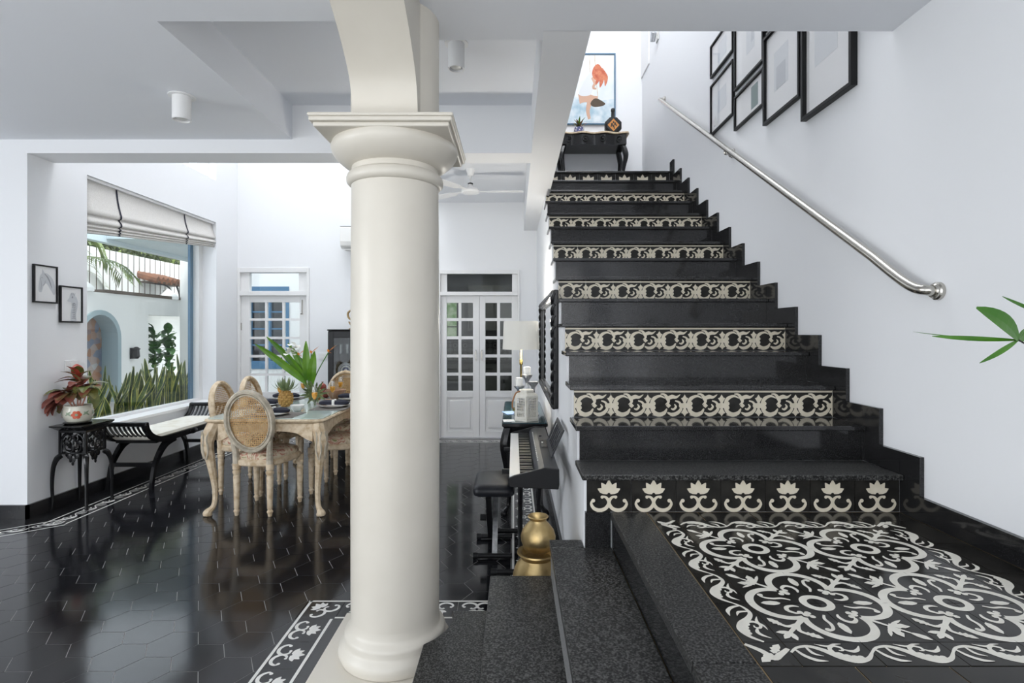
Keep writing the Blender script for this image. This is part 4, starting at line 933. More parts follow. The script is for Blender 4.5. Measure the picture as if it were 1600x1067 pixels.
LV = [(0, -.21, -.06, .02, 'leaf_red'), (0, -.10, -.08, .10, 'leaf_red'), (4, -.16, -.05, .0, 'leaf_red'), (4, .04, -.03, .10, 'leaf_olive'), (4, -.05, .03, .11, 'leaf_scarlet'), (4, -.03, -.06, .10, 'leaf_scarlet'),
      (2, -.15, -.05, .02, 'leaf_red'), (2, -.12, -.06, -.08, 'leaf_red2'), (2, -.08, -.10, -.10, 'leaf_red2'), (2, -.02, -.13, -.06, 'leaf_red2'), (2, -.17, .03, -.03, 'leaf_olive'), (1, -.02, -.14, -.03, 'leaf_red2'), (1, -.10, -.12, -.01, 'leaf_red'),
      (1, .03, -.12, -.06, 'leaf_red'), (3, .16, -.03, .0, 'leaf_red'), (3, .13, -.05, -.07, 'leaf_olive'), (3, .08, -.10, -.06, 'leaf_red'), (3, .15, .05, .03, 'leaf_olive'), (3, .05, .13, .02, 'leaf_olive'), (0, .05, -.13, .0, 'leaf_red2'), (1, -.06, .10, .02, 'leaf_red2'),
      (3, .10, -.02, -.14, 'leaf_olive'), (2, -.05, -.05, -.12, 'leaf_red2'), (0, -.05, .12, .05, 'leaf_red'), (4, .10, .05, .06, 'leaf_olive'), (2, -.22, -.08, -.12, 'leaf_red2'), (3, .04, -.11, .02, 'leaf_red2')]
for q in range(20):
    LV.append((rl.choice((0, 1, 2, 2, 3)), rl.uniform(-.2, .12), rl.uniform(-.15, .06), rl.uniform(-.13, .04), rl.choice(('leaf_red', 'leaf_red2', 'leaf_olive', 'leaf_red'))))
for h, dx, dy, dz, mt in LV:
    b = Vector(hubs[h]); t = b+Vector((max(dx, -.045-b.x) if 0 else dx*.85, dy*1.35, dz*1.15))
    if t.x < -.125: t.x = -.125-(abs(t.x)-.125)*.05
    m = MB(); m.leaf3(b, t, .085, .16, 6, .2); m.build('leaf', mt, pp, recalc=False)
# ------------------------------------------------------------------ console table against the stair wall, and what stands on it
CZ = .72
cs = thing('console_table', 'black console table with glass top against the stair wall', 'table', (.085, 4.86, 0))
loft([rounded(.165, .655, .02, CZ-.04), rounded(.178, .668, .02, CZ-.028), rounded(.178, .668, .02, CZ-.007)]).build('tabletop', 'black_paint', cs, smooth=20)
loft([rounded(.170, .66, .02, CZ-.0065), rounded(.170, .66, .02, CZ)]).build('glass_top', 'teal_box', cs)
for s in (-1, 1):
    m = MB(); m.prism(scallop(.14, CZ-.041, CZ-.12, .03), s*.62-.012, s*.62+.012, 'y'); m.build('apron', 'black_paint', cs)
    m = MB(); m.prism(scallop(.60, CZ-.041, CZ-.12, .03), s*.135-.01, s*.135+.01, 'x'); m.build('apron', 'black_paint', cs)
    for s2 in (-1, 1): cabriole((s, s2), CZ-.042, .8, .03).build('leg', 'black_paint', cs, smooth=True, loc=(s*.128, s2*.615, 0))
l = thing('table_lamp', 'brass table lamp with white drum shade on the console', 'lamp', (.065, 4.95, CZ))
m = MB(); m.lathe([(.08, 0), (.08, .012), (.02, .02), (.012, .05), (.009, .06), (.009, .40), (.016, .41), (.016, .45), (.008, .46), (.008, .62)], 20); m.build('stand', 'gold', l, smooth=40)
m = MB(); m.lathe([(.168, .545), (.158, .80), (.155, .80), (.165, .545)], 40, cap=False); m.build('lamp_shade', 'shade', l, smooth=60)
m = MB(); m.ell((0, 0, .66), .03, .03, .045); m.build('bulb', 'white_gloss', l, smooth=True)
lp = bpy.data.lights.new('lamp_fill', 'POINT'); lp.energy = 28; lp.shadow_soft_size = .1; lp.color = (1, .95, .86); lo = bpy.data.objects.new('lamp_fill', lp); COL.objects.link(lo); lo.parent = l; lo.location = (0, 0, .74)  # light added inside the shade to brighten the rear ceiling
ln = thing('candle_lantern', 'white pierced lantern with leather handle on the console', 'lantern', (.10, 4.36, CZ))
def hexr(r, z, n=6, a0=PI/6): return [(r*math.cos(a0+2*PI*i/n), r*math.sin(a0+2*PI*i/n), z) for i in range(n)]
loft([hexr(.108, 0), hexr(.108, .014), hexr(.10, .015), hexr(.098, .022)]).build('base', 'lantern', ln)
for i in range(6):
    a = PI/6+PI/3*i; a2 = a+PI/3; p0 = Vector((.098*math.cos(a), .098*math.sin(a), 0)); p1 = Vector((.098*math.cos(a2), .098*math.sin(a2), 0)); ex = (p1-p0)/.098; ez = Vector((0, 0, 1)); ny = ex.cross(ez)
    Tm = Matrix(((ex.x, ny.x, 0, p0.x), (ex.y, ny.y, 0, p0.y), (0, 0, 1, .022), (0, 0, 0, 1)))
    m = MB()
    for b in ((0, .098, 0, .006, 0, .012), (0, .098, 0, .006, .158, .17), (0, .012, 0, .006, .012, .158), (.086, .098, 0, .006, .012, .158), (.012, .086, .001, .005, .046, .054)): m.box(*b, T=Tm)
    for r_ in range(5):
        for c_ in range(4):
            cx = .021+.0185*c_; cz = .068+.021*r_; m.tube([(cx+.0095*math.cos(2*PI*q/8), .003, cz+.0115*math.sin(2*PI*q/8)) for q in range(8)], .0025, 4, True, T=Tm, up=(0, 1, 0))
    for c_ in range(4):
        cx = .021+.0185*c_; m.tube([(cx+.008*math.cos(2*PI*q/8), .003, .029+.014*math.sin(2*PI*q/8)) for q in range(8)], .003, 4, True, T=Tm, up=(0, 1, 0))
    m.build('pierced_panel', 'lantern', ln)
loft([hexr(.102, .192), hexr(.10, .20), hexr(.066, .218), hexr(.066, .238), hexr(.055, .242)]).build('lid', 'lantern', ln)
m = MB(); m.lathe([(.035, .023), (.035, .11), (.001, .11)], 16); m.build('candle', 'candle', ln, smooth=40)
m = MB(); m.tube(cr([(-.05, -.03, .23), (-.085, -.035, .215), (-.11, -.045, .15), (-.112, -.05, .10)], 6), .006, 8, flat=1.6); m.build('handle', 'leather_tan', ln, smooth=True)
def cstick(x, y, h, cand, label):
    c_ = thing('candle_holder', label, 'candle holder', (x, y, CZ), 0, 'candle holders on the console')
    m = MB(); m.lathe([(.05, 0), (.048, .012), (.025, .02), (.016, .04), (.03, h*.35), (.034, h*.5), (.02, h*.62), (.013, h*.75), (.02, h*.85), (.045, h*.95), (.047, h), (.001, h)], 18); m.build('stand', 'silver', c_, smooth=35)
    if cand: m = MB(); m.lathe([(.03, h), (.031, h+.06), (.028, h+.066), (.001, h+.062)], 16); m.build('candle', 'candle', c_, smooth=40)
cstick(.045, 4.66, .245, True, 'shorter silver candle holder with white candle behind the lantern')
cstick(.115, 4.78, .33, True, 'tall silver candle holder with white candle behind the lantern')
cstick(.165, 4.64, .28, False, 'silver candle holder without a candle behind the lantern')
m = MB(); m.box(-.05, .05, -.09, .09, 0, .003); o = m.build('folded_paper', 'blue_paper', None, loc=(-.035, 4.72, CZ), rot=(0, 0, .3)); tag(o, 'small blue folded paper on the console top', 'paper')
m = MB(); m.box(-.045, .045, -.05, .05, 0, .003); o = m.build('note_card', 'paper', None, loc=(-.04, 4.30, CZ), rot=(0, 0, .1)); tag(o, 'small white card on the console beside the lantern', 'card')
# mirror on the stair wall
mr = thing('wall_mirror', 'wide mirror in a black twisted rope frame on the stair wall', 'mirror', (.305, 4.7, 1.30))
YM, ZM = .90, .385
B('mirror_glass', 'mirror', mr, (-.014, -.004, -YM+.05, YM-.05, -ZM+.05, ZM-.05))
m = MB()
for a, b in (((-YM, -ZM), (YM, -ZM)), ((YM, -ZM), (YM, ZM)), ((YM, ZM), (-YM, ZM)), ((-YM, ZM), (-YM, -ZM))):
    A_ = Vector((-.022, a[0], a[1])); B_ = Vector((-.022, b[0], b[1])); n_ = max(4, int((B_-A_).length/.075)); d_ = (B_-A_)/n_; s_ = Vector((0, -d_.z, d_.y)).normalized()*.024
    for i in range(n_): m.tube(cr([A_+d_*(i-.1)-s_, A_+d_*(i+.5)+Vector((-.012, 0, 0)), A_+d_*(i+1.1)+s_], 3), [.014, .02, .02, .014], 6)
m.build('rope_frame', 'black_paint', mr, smooth=True)
B('frame_back', 'black_paint', mr, (-.03, .004, -YM-.03, -YM+.05, -ZM-.03, ZM+.03), (-.03, .004, YM-.05, YM+.03, -ZM-.03, ZM+.03), (-.03, .004, -YM+.05, YM-.05, -ZM-.03, -ZM+.05), (-.03, .004, -YM+.05, YM-.05, ZM-.05, ZM+.03), bev=.008)
# ------------------------------------------------------------------ digital piano on its stand
pn = thing('digital_piano', 'black digital piano with music rest beside the stair wall', 'piano', (.10, 3.48, 0))
L2 = .64
m = MB(); m.prism([(-.125, .625), (-.118, .612), (.13, .60), (.135, .62), (.135, .70), (.06, .705), (.03, .695), (.012, .672), (.008, .645), (-.11, .645), (-.125, .64)], -L2+.022, L2-.022, 'y'); m.build('case', 'charcoal_plastic', pn, bev=.003)
for s in (-1, 1): m = MB(); m.prism([(-.128, .622), (-.12, .608), (.132, .596), (.137, .62), (.137, .703), (.06, .709), (.025, .70), (-.10, .668), (-.128, .655)], s*L2-(.022 if s > 0 else 0), s*L2+(.022 if s < 0 else 0), 'y'); m.build('end_cheek', 'black_plastic', pn, bev=.004)
kw_ = (2*L2-.05)/52; m = MB(); m.box(-.124, .006, .0005, kw_-.0005, .6455, .66); wk = m.mesh('white_key'); wk.materials.append(M['ivory'])
m = MB(); m.box(-.068, .005, -.0055, .0055, .66, .672); bk = m.mesh('black_key'); bk.materials.append(M['black_plastic'])
for i in range(52):
    y = -L2+.025+kw_*i; link('white_key', wk, None, pn, loc=(0, y, 0))
    if i % 7 not in (1, 4) and i: link('black_key', bk, None, pn, loc=(0, y, 0))
m = MB()
for i in range(18): m.box(.031, .037, -.42+.05*i, -.405+.05*i, .6965, .699)
m.build('button_row', 'white_plastic', pn)
m = MB(); m.lathe([(.010, .705), (.009, .714), (.001, .714)], 12, (.08, .25, 0)); m.build('volume_knob', 'black_plastic', pn)
B('display_panel', 'black_paint', pn, (.07, .11, -.1, .12, .7045, .7065))
B('badge', 'white_plastic', pn, (.078, .088, .03, .06, .7066, .7074))
mr_ = MB(); Tr = Matrix.Translation((.115, 0, .702)) @ Matrix.Rotation(math.radians(24), 4, 'Y')
for b in ((-.40, .06, 0, .03), (-.40, .06, .15, .175), (-.40, -.37, .03, .15), (.03, .06, .03, .15)): mr_.box(-.004, .004, b[0]+.02, b[1]+.02, b[2], b[3], Tr)
for i in range(1, 6): y = -.40+.072*i; mr_.box(-.004, .004, y, y+.016, .03, .15, Tr)
mr_.build('music_rest', 'charcoal_plastic', pn)
ps = thing('piano_stand', 'black folding stand under the digital piano', 'stand', (.10, 3.50, 0))
for s in (-1, 1):
    m = MB(); m.tube([(-.23, s*.33, .022), (.16, s*.33, .022)], .016, 10); ft = m.build('foot', 'black_satin', ps, smooth=40)
    m = MB(); m.tube([(-.235, s*.33, .022), (-.20, s*.33, .022)], .021, 10); m.build('rubber_foot', 'black_plastic', ft, smooth=40)
    m = MB(); m.tube([(-.06, s*.32, .03), (-.06, -s*.30, .575)], .016, 8); m.tube([(.06, s*.32, .03), (.06, -s*.30, .575)], .016, 8); m.build('leg', 'black_satin', ps, smooth=40)
    m = MB(); m.tube([(-.12, s*.30, .578), (.12, s*.30, .578)], .015, 8); sb = m.build('support', 'black_satin', ps, smooth=40)
    m = MB(); m.tube([(-.17, s*.30, .60), (-.12, s*.30, .60)], .016, 8); m.build('end_stop', 'black_plastic', sb, smooth=40)
sl = thing('piano_stool', 'black padded folding stool in front of the piano', 'stool', (-.125, 3.57, 0))
loft([rounded(.125, .215, .04, .405), rounded(.13, .22, .045, .42), rounded(.13, .22, .045, .445), rounded(.115, .205, .04, .462), rounded(.08, .17, .03, .468)]).build('cushion', 'leather', sl, smooth=50)
B('seat_plate', 'black_satin', sl, (-.10, .10, -.18, .18, .392, .404))
for s in (-1, 1):
    m = MB(); m.tube([(-.125, s*.165, .02), (.11, s*.165, .02)], .016, 10); ft = m.build('foot', 'black_satin', sl, smooth=40)
    m = MB(); m.tube([(-.13, s*.165, .02), (-.10, s*.165, .02)], .02, 10); m.build('rubber_foot', 'black_plastic', ft, smooth=40)
o = B('leg', 'black_satin', sl, (-.052, -.018, -.018, .018, -.235, .235)); o.location = (0, 0, .205); o.rotation_euler = (math.radians(40), 0, 0)
o = B('leg', 'silver', sl, (-.012, .02, -.018, .018, -.235, .235)); o.location = (0, 0, .205); o.rotation_euler = (math.radians(-40), 0, 0)
m = MB(); m.lathe([(.022, -.02), (.022, .02)], 10, T=Matrix.Translation((-.075, 0, .205)) @ Matrix.Rotation(PI/2, 4, 'Y')); m.build('adjust_knob', 'black_plastic', sl)
# ------------------------------------------------------------------ brass pots
b1 = thing('brass_pot', 'larger hammered brass water pot on the floor beside the steps', 'pot', (.115, 2.70, .0008))
m = MB(); m.lathe([(.06, 0), (.095, .02), (.118, .09), (.125, .16), (.120, .22), (.105, .265), (.085, .29), (.08, .30), (.088, .315), (.10, .325), (.098, .332), (.08, .328), (.07, .3), (.001, .295)], 40); m.build('vessel', 'brass', b1, smooth=40)
m = MB(); m.tube([(.1235*math.cos(2*PI*i/40), .1235*math.sin(2*PI*i/40), .19) for i in range(40)], .003, 6, True); m.build('band', 'brass', b1, smooth=True)
b2 = thing('brass_pot', 'smaller brass pot with flared lip stacked on the larger one', 'pot', (.12, 2.70, .333))
m = MB(); m.lathe([(.045, 0), (.07, .015), (.085, .055), (.087, .075), (.078, .105), (.055, .135), (.042, .148), (.040, .156), (.047, .166), (.052, .172), (.048, .176), (.036, .165), (.001, .15)], 40); m.build('vessel', 'brass', b2, smooth=40)
# ------------------------------------------------------------------ handrail
hr = thing('stair_handrail', 'polished steel handrail along the right wall of the stairs', 'handrail', (0, 0, 0))
rail = cr([(1.705, 2.20, 1.584), (1.672, 2.205, 1.588), (1.655, 2.25, 1.602), (1.65, 2.34, 1.655), (1.65, 2.5, 1.762)], 6)+[Vector((1.65, 6.1, 4.02))]+cr([(1.65, 6.14, 4.045), (1.655, 6.17, 4.06), (1.69, 6.19, 4.066), (1.71, 6.19, 4.066)], 4)
m = MB(); m.tube(rail, .021, 16); m.build('rail_tube', 'steel', hr, smooth=50)
def flange(y, z): m = MB(); m.lathe([(.026, -.03), (.03, -.024), (.03, -.018), (.036, -.014), (.037, -.001)], 24, T=Matrix.Translation((1.7195, y, z)) @ Matrix.Rotation(PI/2, 4, 'Y')); return m
flange(2.20, 1.584).build('wall_flange', 'steel', hr, smooth=30); flange(6.19, 4.066).build('wall_flange', 'steel', hr, smooth=30)
for y in (4.26,):
    z = 1.762+(y-2.5)*(4.02-1.762)/3.6
    m = MB(); m.tube(cr([(1.65, y, z-.015), (1.655, y, z-.05), (1.70, y, z-.045)], 4), .008, 8); m.build('bracket', 'steel', hr, smooth=True); flange(y, z-.045).build('wall_flange', 'steel', hr, smooth=30)
# ------------------------------------------------------------------ pictures on the stair wall
def frame_x(name, label, x, nx, y0, y1, z0, z1, fw, dp, grp, content):
    """picture on a wall whose face looks along nx (+1 / -1) at x"""
    p = thing(name, label, 'picture', (x, 0, 0), 0, grp); a, b = sorted((0.001*nx, nx*dp))
    B('frame', 'black_satin', p, (a, b, y0, y1, z0, z0+fw), (a, b, y0, y1, z1-fw, z1), (a, b, y0, y0+fw, z0+fw, z1-fw), (a, b, y1-fw, y1, z0+fw, z1-fw), bev=.002)
    a, b = sorted((nx*.002, nx*.010)); pr = B('print', 'paper', p, (a, b, y0+fw, y1-fw, z0+fw, z1-fw))
    for mat_n, r in content:
        a, b = sorted((nx*.0101, nx*(.0108+.0002*r[4] if len(r) > 4 else .0110))); W, H = (y1-y0-2*fw), (z1-z0-2*fw)
        B('printed_image', mat_n, pr, (a, b, y0+fw+W*r[0], y0+fw+W*r[1], z0+fw+H*r[2], z0+fw+H*r[3]))
    a, b = sorted((nx*.0135, nx*.0145)); B('glazing', 'picture_glass', p, (a, b, y0+fw, y1-fw, z0+fw, z1-fw))
    return p
G1 = 'framed pictures on the stair wall'
X_ = 1.7195
frame_x('framed_picture', 'largest black framed picture on the stair wall, nearest us', X_, -1, 2.72, 3.20, 2.655, 3.40, .022, .035, G1, [('paper_soft', (.3, .8, .35, .80))])
frame_x('framed_picture', 'tall black framed picture second from us on the stair wall', X_, -1, 3.23, 3.70, 2.82, 3.41, .020, .03, G1, [('paper_soft', (.33, .75, .28, .74)), ('paper_grey', (.40, .68, .28, .55, 2))])
frame_x('framed_picture', 'small wide framed picture with green photo above the handrail', X_, -1, 3.71, 4.20, 2.97, 3.23, .018, .025, G1, [('paper_teal', (.18, .42, .14, .86))])
frame_x('framed_picture', 'framed picture right above the small green photo', X_, -1, 3.71, 4.20, 3.275, 3.85, .018, .025, G1, [('paper_soft', (.3, .6, .3, .75)), ('paper_grey', (.32, .42, .4, .7, 2))])
frame_x('framed_picture', 'white framed print lowest and farthest along the handrail', X_, -1, 4.225, 4.71, 3.115, 3.545, .016, .025, G1, [('paper_soft', (.3, .7, .3, .75)), ('paper_grey', (.84, .88, .10, .12, 2))])
frame_x('framed_picture', 'framed print above the farthest white print by the handrail', X_, -1, 4.225, 4.71, 3.61, 3.89, .016, .025, G1, [('paper_soft', (.3, .7, .2, .8))])
frame_x('framed_picture', 'framed picture partly hidden by the ceiling edge above the second picture', X_, -1, 3.23, 3.70, 3.455, 3.85, .020, .03, G1, [('paper_soft', (.3, .7, .2, .8))])
p = B('wall_panel', 'white_paint', None, (1.705, 1.7195, 6.9, 7.295, 4.83, 5.6)); tag(p, 'plain white panel high on the stair wall by the corner', 'panel')
wl = thing('wall_spotlight', 'small white wall spotlight high above the handrail end', 'wall lamp', (1.7195, 6.5, 4.95))
B('backplate', 'lens', wl, (-.012, -.001, -.05, .05, -.05, .05), bev=.003); m = MB(); m.lathe([(.03, -.06), (.034, .04), (.02, .05)], 12, T=Matrix.Translation((-.06, -.02, 0)) @ Matrix.Rotation(.6, 4, 'X')); m.build('lamp_head', 'silver', wl, smooth=40)
# pictures on the left wall
G2 = 'framed animal sketches on the left wall'
def sketch(p, mats, y0, z0, W, H, shapes):
    pr = [c_ for c_ in p.children if c_.name.startswith('print')][0]
    for mt, fn in shapes:
        m = MB(); fn(m); q = MB(); q.f = m.f; q.v = [(.0112+_, y0+x*W, z0+y*H) for x, y, _ in m.v]; q.build('sketch_drawing', mt, pr, recalc=False)
p = frame_x('framed_sketch', 'black framed grey horse head sketch on the left wall', -3.7095, 1, 4.185, 4.405, 1.65, 1.948, .012, .02, G2, [])
def horse(m):
    m.blob([(.18, .30), (.30, .26), (.36, .34), (.42, .46), (.55, .52), (.75, .34), (.92, .20), (.97, .40), (.85, .66), (.62, .80), (.45, .83), (.36, .92), (.33, .80), (.25, .72), (.20, .52)])
def horse2(m):
    m.ribbon([(.45, .8), (.6, .7), (.72, .55), (.8, .4)], [.02, .05, .05, .02]); m.ribbon([(.26, .68), (.3, .5), (.28, .32)], [.015, .02, .015]); m.disc(.33, .68, .02); m.ribbon([(.36, .45), (.45, .5), (.5, .62)], [.01, .02, .01])
sketch(p, 0, 4.197, 1.662, .196, .274, [('paper_grey', horse)]); sketch(p, 0, 4.197, 1.662, .196, .274, [])
m_ = MB(); horse2(m_); q = MB(); q.f = m_.f; q.v = [(.0116+_, 4.197+x*.196, 1.662+y*.274) for x, y, _ in m_.v]; q.build('sketch_line', 'ink', [c_ for c_ in p.children if c_.name.startswith('print')][0], recalc=False)
p = frame_x('framed_sketch', 'black framed dark ostrich sketch on the left wall', -3.7095, 1, 4.43, 4.66, 1.50, 1.803, .012, .02, G2, [])
def ost(m):
    m.ribbon([(.62, .0), (.60, .2), (.66, .4), (.68, .55), (.62, .66)], [.30, .26, .28, .32, .30]); m.disc(.56, .70, .16); m.blob([(.30, .60), (.42, .70), (.50, .72), (.48, .58)])
sketch(p, 0, 4.442, 1.512, .206, .279, [('paper_grey', ost)])
m_ = MB(); m_.disc(.56, .72, .035)
for i in range(9): m_.ribbon([(.52+.03*(i % 3), .08+.055*i), (.64, .10+.055*i), (.74, .06+.055*i)], [.012, .03, .01])
for i in range(5): m_.ribbon([(.50+.04*i, .78), (.49+.055*i, .86)], [.015, .006])
q = MB(); q.f = m_.f; q.v = [(.0116+_, 4.442+x*.206, 1.512+y*.279) for x, y, _ in m_.v]; q.build('sketch_line', 'ink', [c_ for c_ in p.children if c_.name.startswith('print')][0], recalc=False)
# ------------------------------------------------------------------ roman shade
rs_ = thing('roman_shade', 'white roman shade with black tapes pulled up over the garden window', 'window shade', (-3.745, 0, 0))
SEC = [(-.015, 0), (-.012, .1), (.0, .3), (.02, .5), (.03, .58), (.026, .64), (.006, .665), (.028, .74), (.030, .80), (.006, .825), (.026, .87), (.008, .90), (.022, .935), (.006, .955), (.016, .985), (.0, 1.0)]
sec = cr([(a, b, 0) for a, b in SEC], 3)
def spos(y, a, t, off=0): zb = 2.285+(y-4.74)*(2.475-2.285)/2.0; return (a+off, y, 2.775-(2.775-zb)*t)
m = MB(); NY = 24; ys = [4.735+(6.775-4.735)*i/NY for i in range(NY+1)]; n_ = len(sec)
for y in ys: m.v += [spos(y, s_.x+.006*math.sin(y*5)*s_.y, s_.y) for s_ in sec]
for i in range(NY):
    for j in range(n_-1): m.f.append((i*n_+j, i*n_+j+1, (i+1)*n_+j+1, (i+1)*n_+j))
o = m.build('shade_fabric', 'linen', rs_, smooth=60, recalc=False); sm_ = o.modifiers.new('Solidify', 'SOLIDIFY'); sm_.thickness = .003
for y in (5.14, 6.20):
    m = MB()
    for s_ in sec:
        m.v += [spos(y+dy, s_.x+.006*math.sin(y*5)*s_.y, s_.y, .0045) for dy in (-.011, .011)]
    m.f = [(2*j, 2*j+1, 2*j+3, 2*j+2) for j in range(n_-1)]; m.build('tape', 'napkin', rs_, recalc=False)
B('head_rail', 'white_paint', rs_, (-.03, .015, 4.735, 6.775, 2.765, 2.789))
# ------------------------------------------------------------------ fan, air conditioner, spotlights, switches
fz = 3.165
fan = thing('ceiling_fan', 'white three blade ceiling fan beyond the column', 'fan', (-.466, 5.82, fz))
m = MB(); m.lathe([(.001, -.075), (.03, -.07), (.035, -.05), (.05, -.01), (.05, -.0005)], 20); m.build('canopy', 'white_gloss', fan, smooth=40)
m = MB(); m.lathe([(.011, -.20), (.011, -.07)], 10); m.build('down_rod', 'white_gloss', fan, smooth=40)
m = MB(); m.lathe([(.03, -.265), (.09, -.255), (.10, -.235), (.09, -.215), (.04, -.20), (.025, -.17), (.014, -.15)], 24); m.build('motor_housing', 'white_gloss', fan, smooth=40)
m = MB(); m.lathe([(.028, -.16), (.028, -.15)], 16); m.build('trim_ring', 'black_satin', fan)
for a in (-.02, 2.5, 4.05):
    T = Matrix.Rotation(a, 4, 'Z'); m = MB(); Tb = T @ Matrix.Rotation(.10, 4, 'X')
    m.prism([(.09, -.018), (.18, -.022), (.22, -.055), (.54, -.065), (.565, -.05), (.565, .05), (.54, .062), (.22, .045), (.18, .022), (.09, .018)], -.240, -.234, T=Tb); m.build('blade', 'white_gloss', fan, bev=.002)
ac = thing('air_conditioner', 'white split air conditioner on the back wall beside the column', 'air conditioner', (-2.27, 7.2985, 2.52))
m = MB(); m.prism([(0, .05), (-.02, 0), (-.15, 0), (-.20, .03), (-.215, .09), (-.21, .27), (-.19, .285), (0, .285)], 0, .86, 'x'); m.build('housing', 'white_plastic', ac, bev=.01)
B('top_grille', 'ac_grille', ac, (.0, .86, -.20, -.02, .2855, .290)); B('air_outlet', 'ac_grille', ac, (.05, .81, -.178, -.06, -.006, -.0005)); B('louvre', 'white_plastic', ac, (.05, .81, -.19, -.08, -.016, -.0065))
def spot(x, y, z, L, r, label):
    s_ = thing('ceiling_spotlight', label, 'ceiling light', (x, y, z), 0, 'cylinder ceiling lights')
    m = MB(); m.lathe([(r*1.45, -.006), (r*1.45, -.0005)], 32); m.build('base_plate', 'white_paint', s_, smooth=30)
    m = MB(); m.lathe([(r, -.0061), (r, -L), (r*.86, -L), (r*.80, -L+.02), (.001, -L+.02)], 32, cap=False); m.build('lamp_body', 'white_paint', s_, smooth=30)
    m = MB(); m.lathe([(r*.6, -L+.008), (r*.5, -L+.006), (.001, -L+.004)], 20, cap=False); m.build('lens', 'lens', s_, smooth=30)
spot(-2.07, 3.39, 2.89, .15, .053, 'white cylinder spotlight on the lower ceiling at left'); spot(-.345, 3.26, 3.15, .155, .049, 'white cylinder spotlight in the ceiling recess right of the column')
def switch(name, label, loc, axis, w_, h_):
    s_ = thing(name, label, 'switch', loc)
    if axis == 'x': B('plate', 'white_gloss', s_, (.0005, .008, -w_/2, w_/2, -h_/2, h_/2), bev=.002); B('rocker', 'white_plastic', s_, (.0081, .011, -.02, .02, -.025, .025))
    else: B('plate', 'white_gloss', s_, (-w_/2, w_/2, -.008, -.0005, -h_/2, h_/2), bev=.002); B('rocker', 'white_plastic', s_, (-.02, .02, -.011, -.0081, -.025, .025))
switch('switch_plate', 'white switch plate on the left wall above the red plant', (-3.71, 4.56, 1.14), 'x', .14, .09)
switch('switch_plate', 'white switch plate on the back wall beside the garden door', (-2.56, 7.3, 1.10), 'y', .12, .09)
# ------------------------------------------------------------------ black glass cabinet
cb = thing('display_cabinet', 'black glass fronted cabinet behind the dining table', 'cabinet', (-2.35, 6.86, 0))
W_ = .9; DP = .41
B('carcass', 'black_paint', cb, (0, .03, .02, DP, 0, 1.44), (W_-.03, W_, .02, DP, 0, 1.44), (.03, W_-.03, .02, DP, 1.41, 1.44), (.03, W_-.03, .02, DP, 0, .08), (.03, W_-.03, DP-.02, DP, .08, 1.41), bev=.004)
B('cornice', 'black_paint', cb, (-.01, W_+.01, -.005, DP+.01, 1.4405, 1.46), bev=.01)
for z in (.45, .82, 1.14): B('shelf', 'glass_dark', cb, (.031, W_-.031, .05, DP-.022, z, z+.008))
for i in range(2):
    x = .003+i*.449; dr = B('cabinet_door', 'black_paint', cb, (x, x+.07, 0, .019, .02, 1.43), (x+.375, x+.445, 0, .019, .02, 1.43), (x+.07, x+.375, 0, .019, 1.35, 1.43), (x+.07, x+.375, 0, .019, .02, .1), bev=.003)
    B('pane', 'glass', dr, (x+.07, x+.375, .008, .011, .1, 1.35)); m = MB(); m.ell((x+(.41 if i == 0 else .035), -.012, .75), .012, .012, .012); m.build('knob', 'gold', dr)
for i in range(4):
    m = MB(); m.lathe([(.028, 0), (.032, .12), (.030, .12), (.026, .004), (.001, .004)], 14); o = m.build('tumbler', 'glass_clear', None, smooth=40, loc=(-2.22+.075*i, 6.98+.03*(i % 2), 1.1485)); tag(o, 'clear tumbler on the upper cabinet shelf, %s from the left' % ['first', 'second', 'third', 'fourth'][i], 'glass', 'tumblers in the cabinet')
for i, (x, r_) in enumerate(((-2.19, .10), (-2.09, .06))):
    p = thing('display_plate', ('large blue and white plate propped in the cabinet', 'small blue and white plate propped in the cabinet')[i], 'plate', (x, 7.08-.06*i, .8285), 0, 'propped plates in the cabinet')
    T = Matrix.Translation((0, 0, r_)) @ Matrix.Rotation(math.radians(78), 4, 'X'); m = MB(); m.lathe([(r_*.6, -.008), (r_*.95, .004), (r_, .008), (r_*.6, -.002), (.001, -.002)], 24, T=T); m.build('plate_body', 'china', p, smooth=50)
    m = MB(); m.ring(0, 0, r_*.66, r_*.74, z=.003); m.ring(0, 0, r_*.2, r_*.42, z=.001); m.ring(0, 0, r_*.86, r_*.92, z=.0075); m.v = [tuple(T @ Vector(q)) for q in m.v]; m.build('painted_pattern', 'pot_blue', p, recalc=False)
m = MB(); m.tube(cr([(-.02, 0, .10), (.01, 0, .06), (.04, 0, .03), (.06, 0, .06), (.03, 0, .11), (-.02, 0, .15), (-.03, 0, .21), (.01, 0, .245), (.03, 0, .22), (.01, 0, .20)], 5), [.008, .014, .018, .016, .012, .014, .012, .008, .005], 8)
o = thing('scroll_ornament', 'bronze scroll shaped ornament on top of the glass cabinet', 'ornament', (-2.12, 7.05, 1.4605)); m.build('scroll', 'bronze', o, smooth=True); m = MB(); m.lathe([(.05, 0), (.045, .012), (.02, .02), (.018, .035)], 16, (.03, 0, 0)); m.build('foot', 'bronze', o, smooth=40)
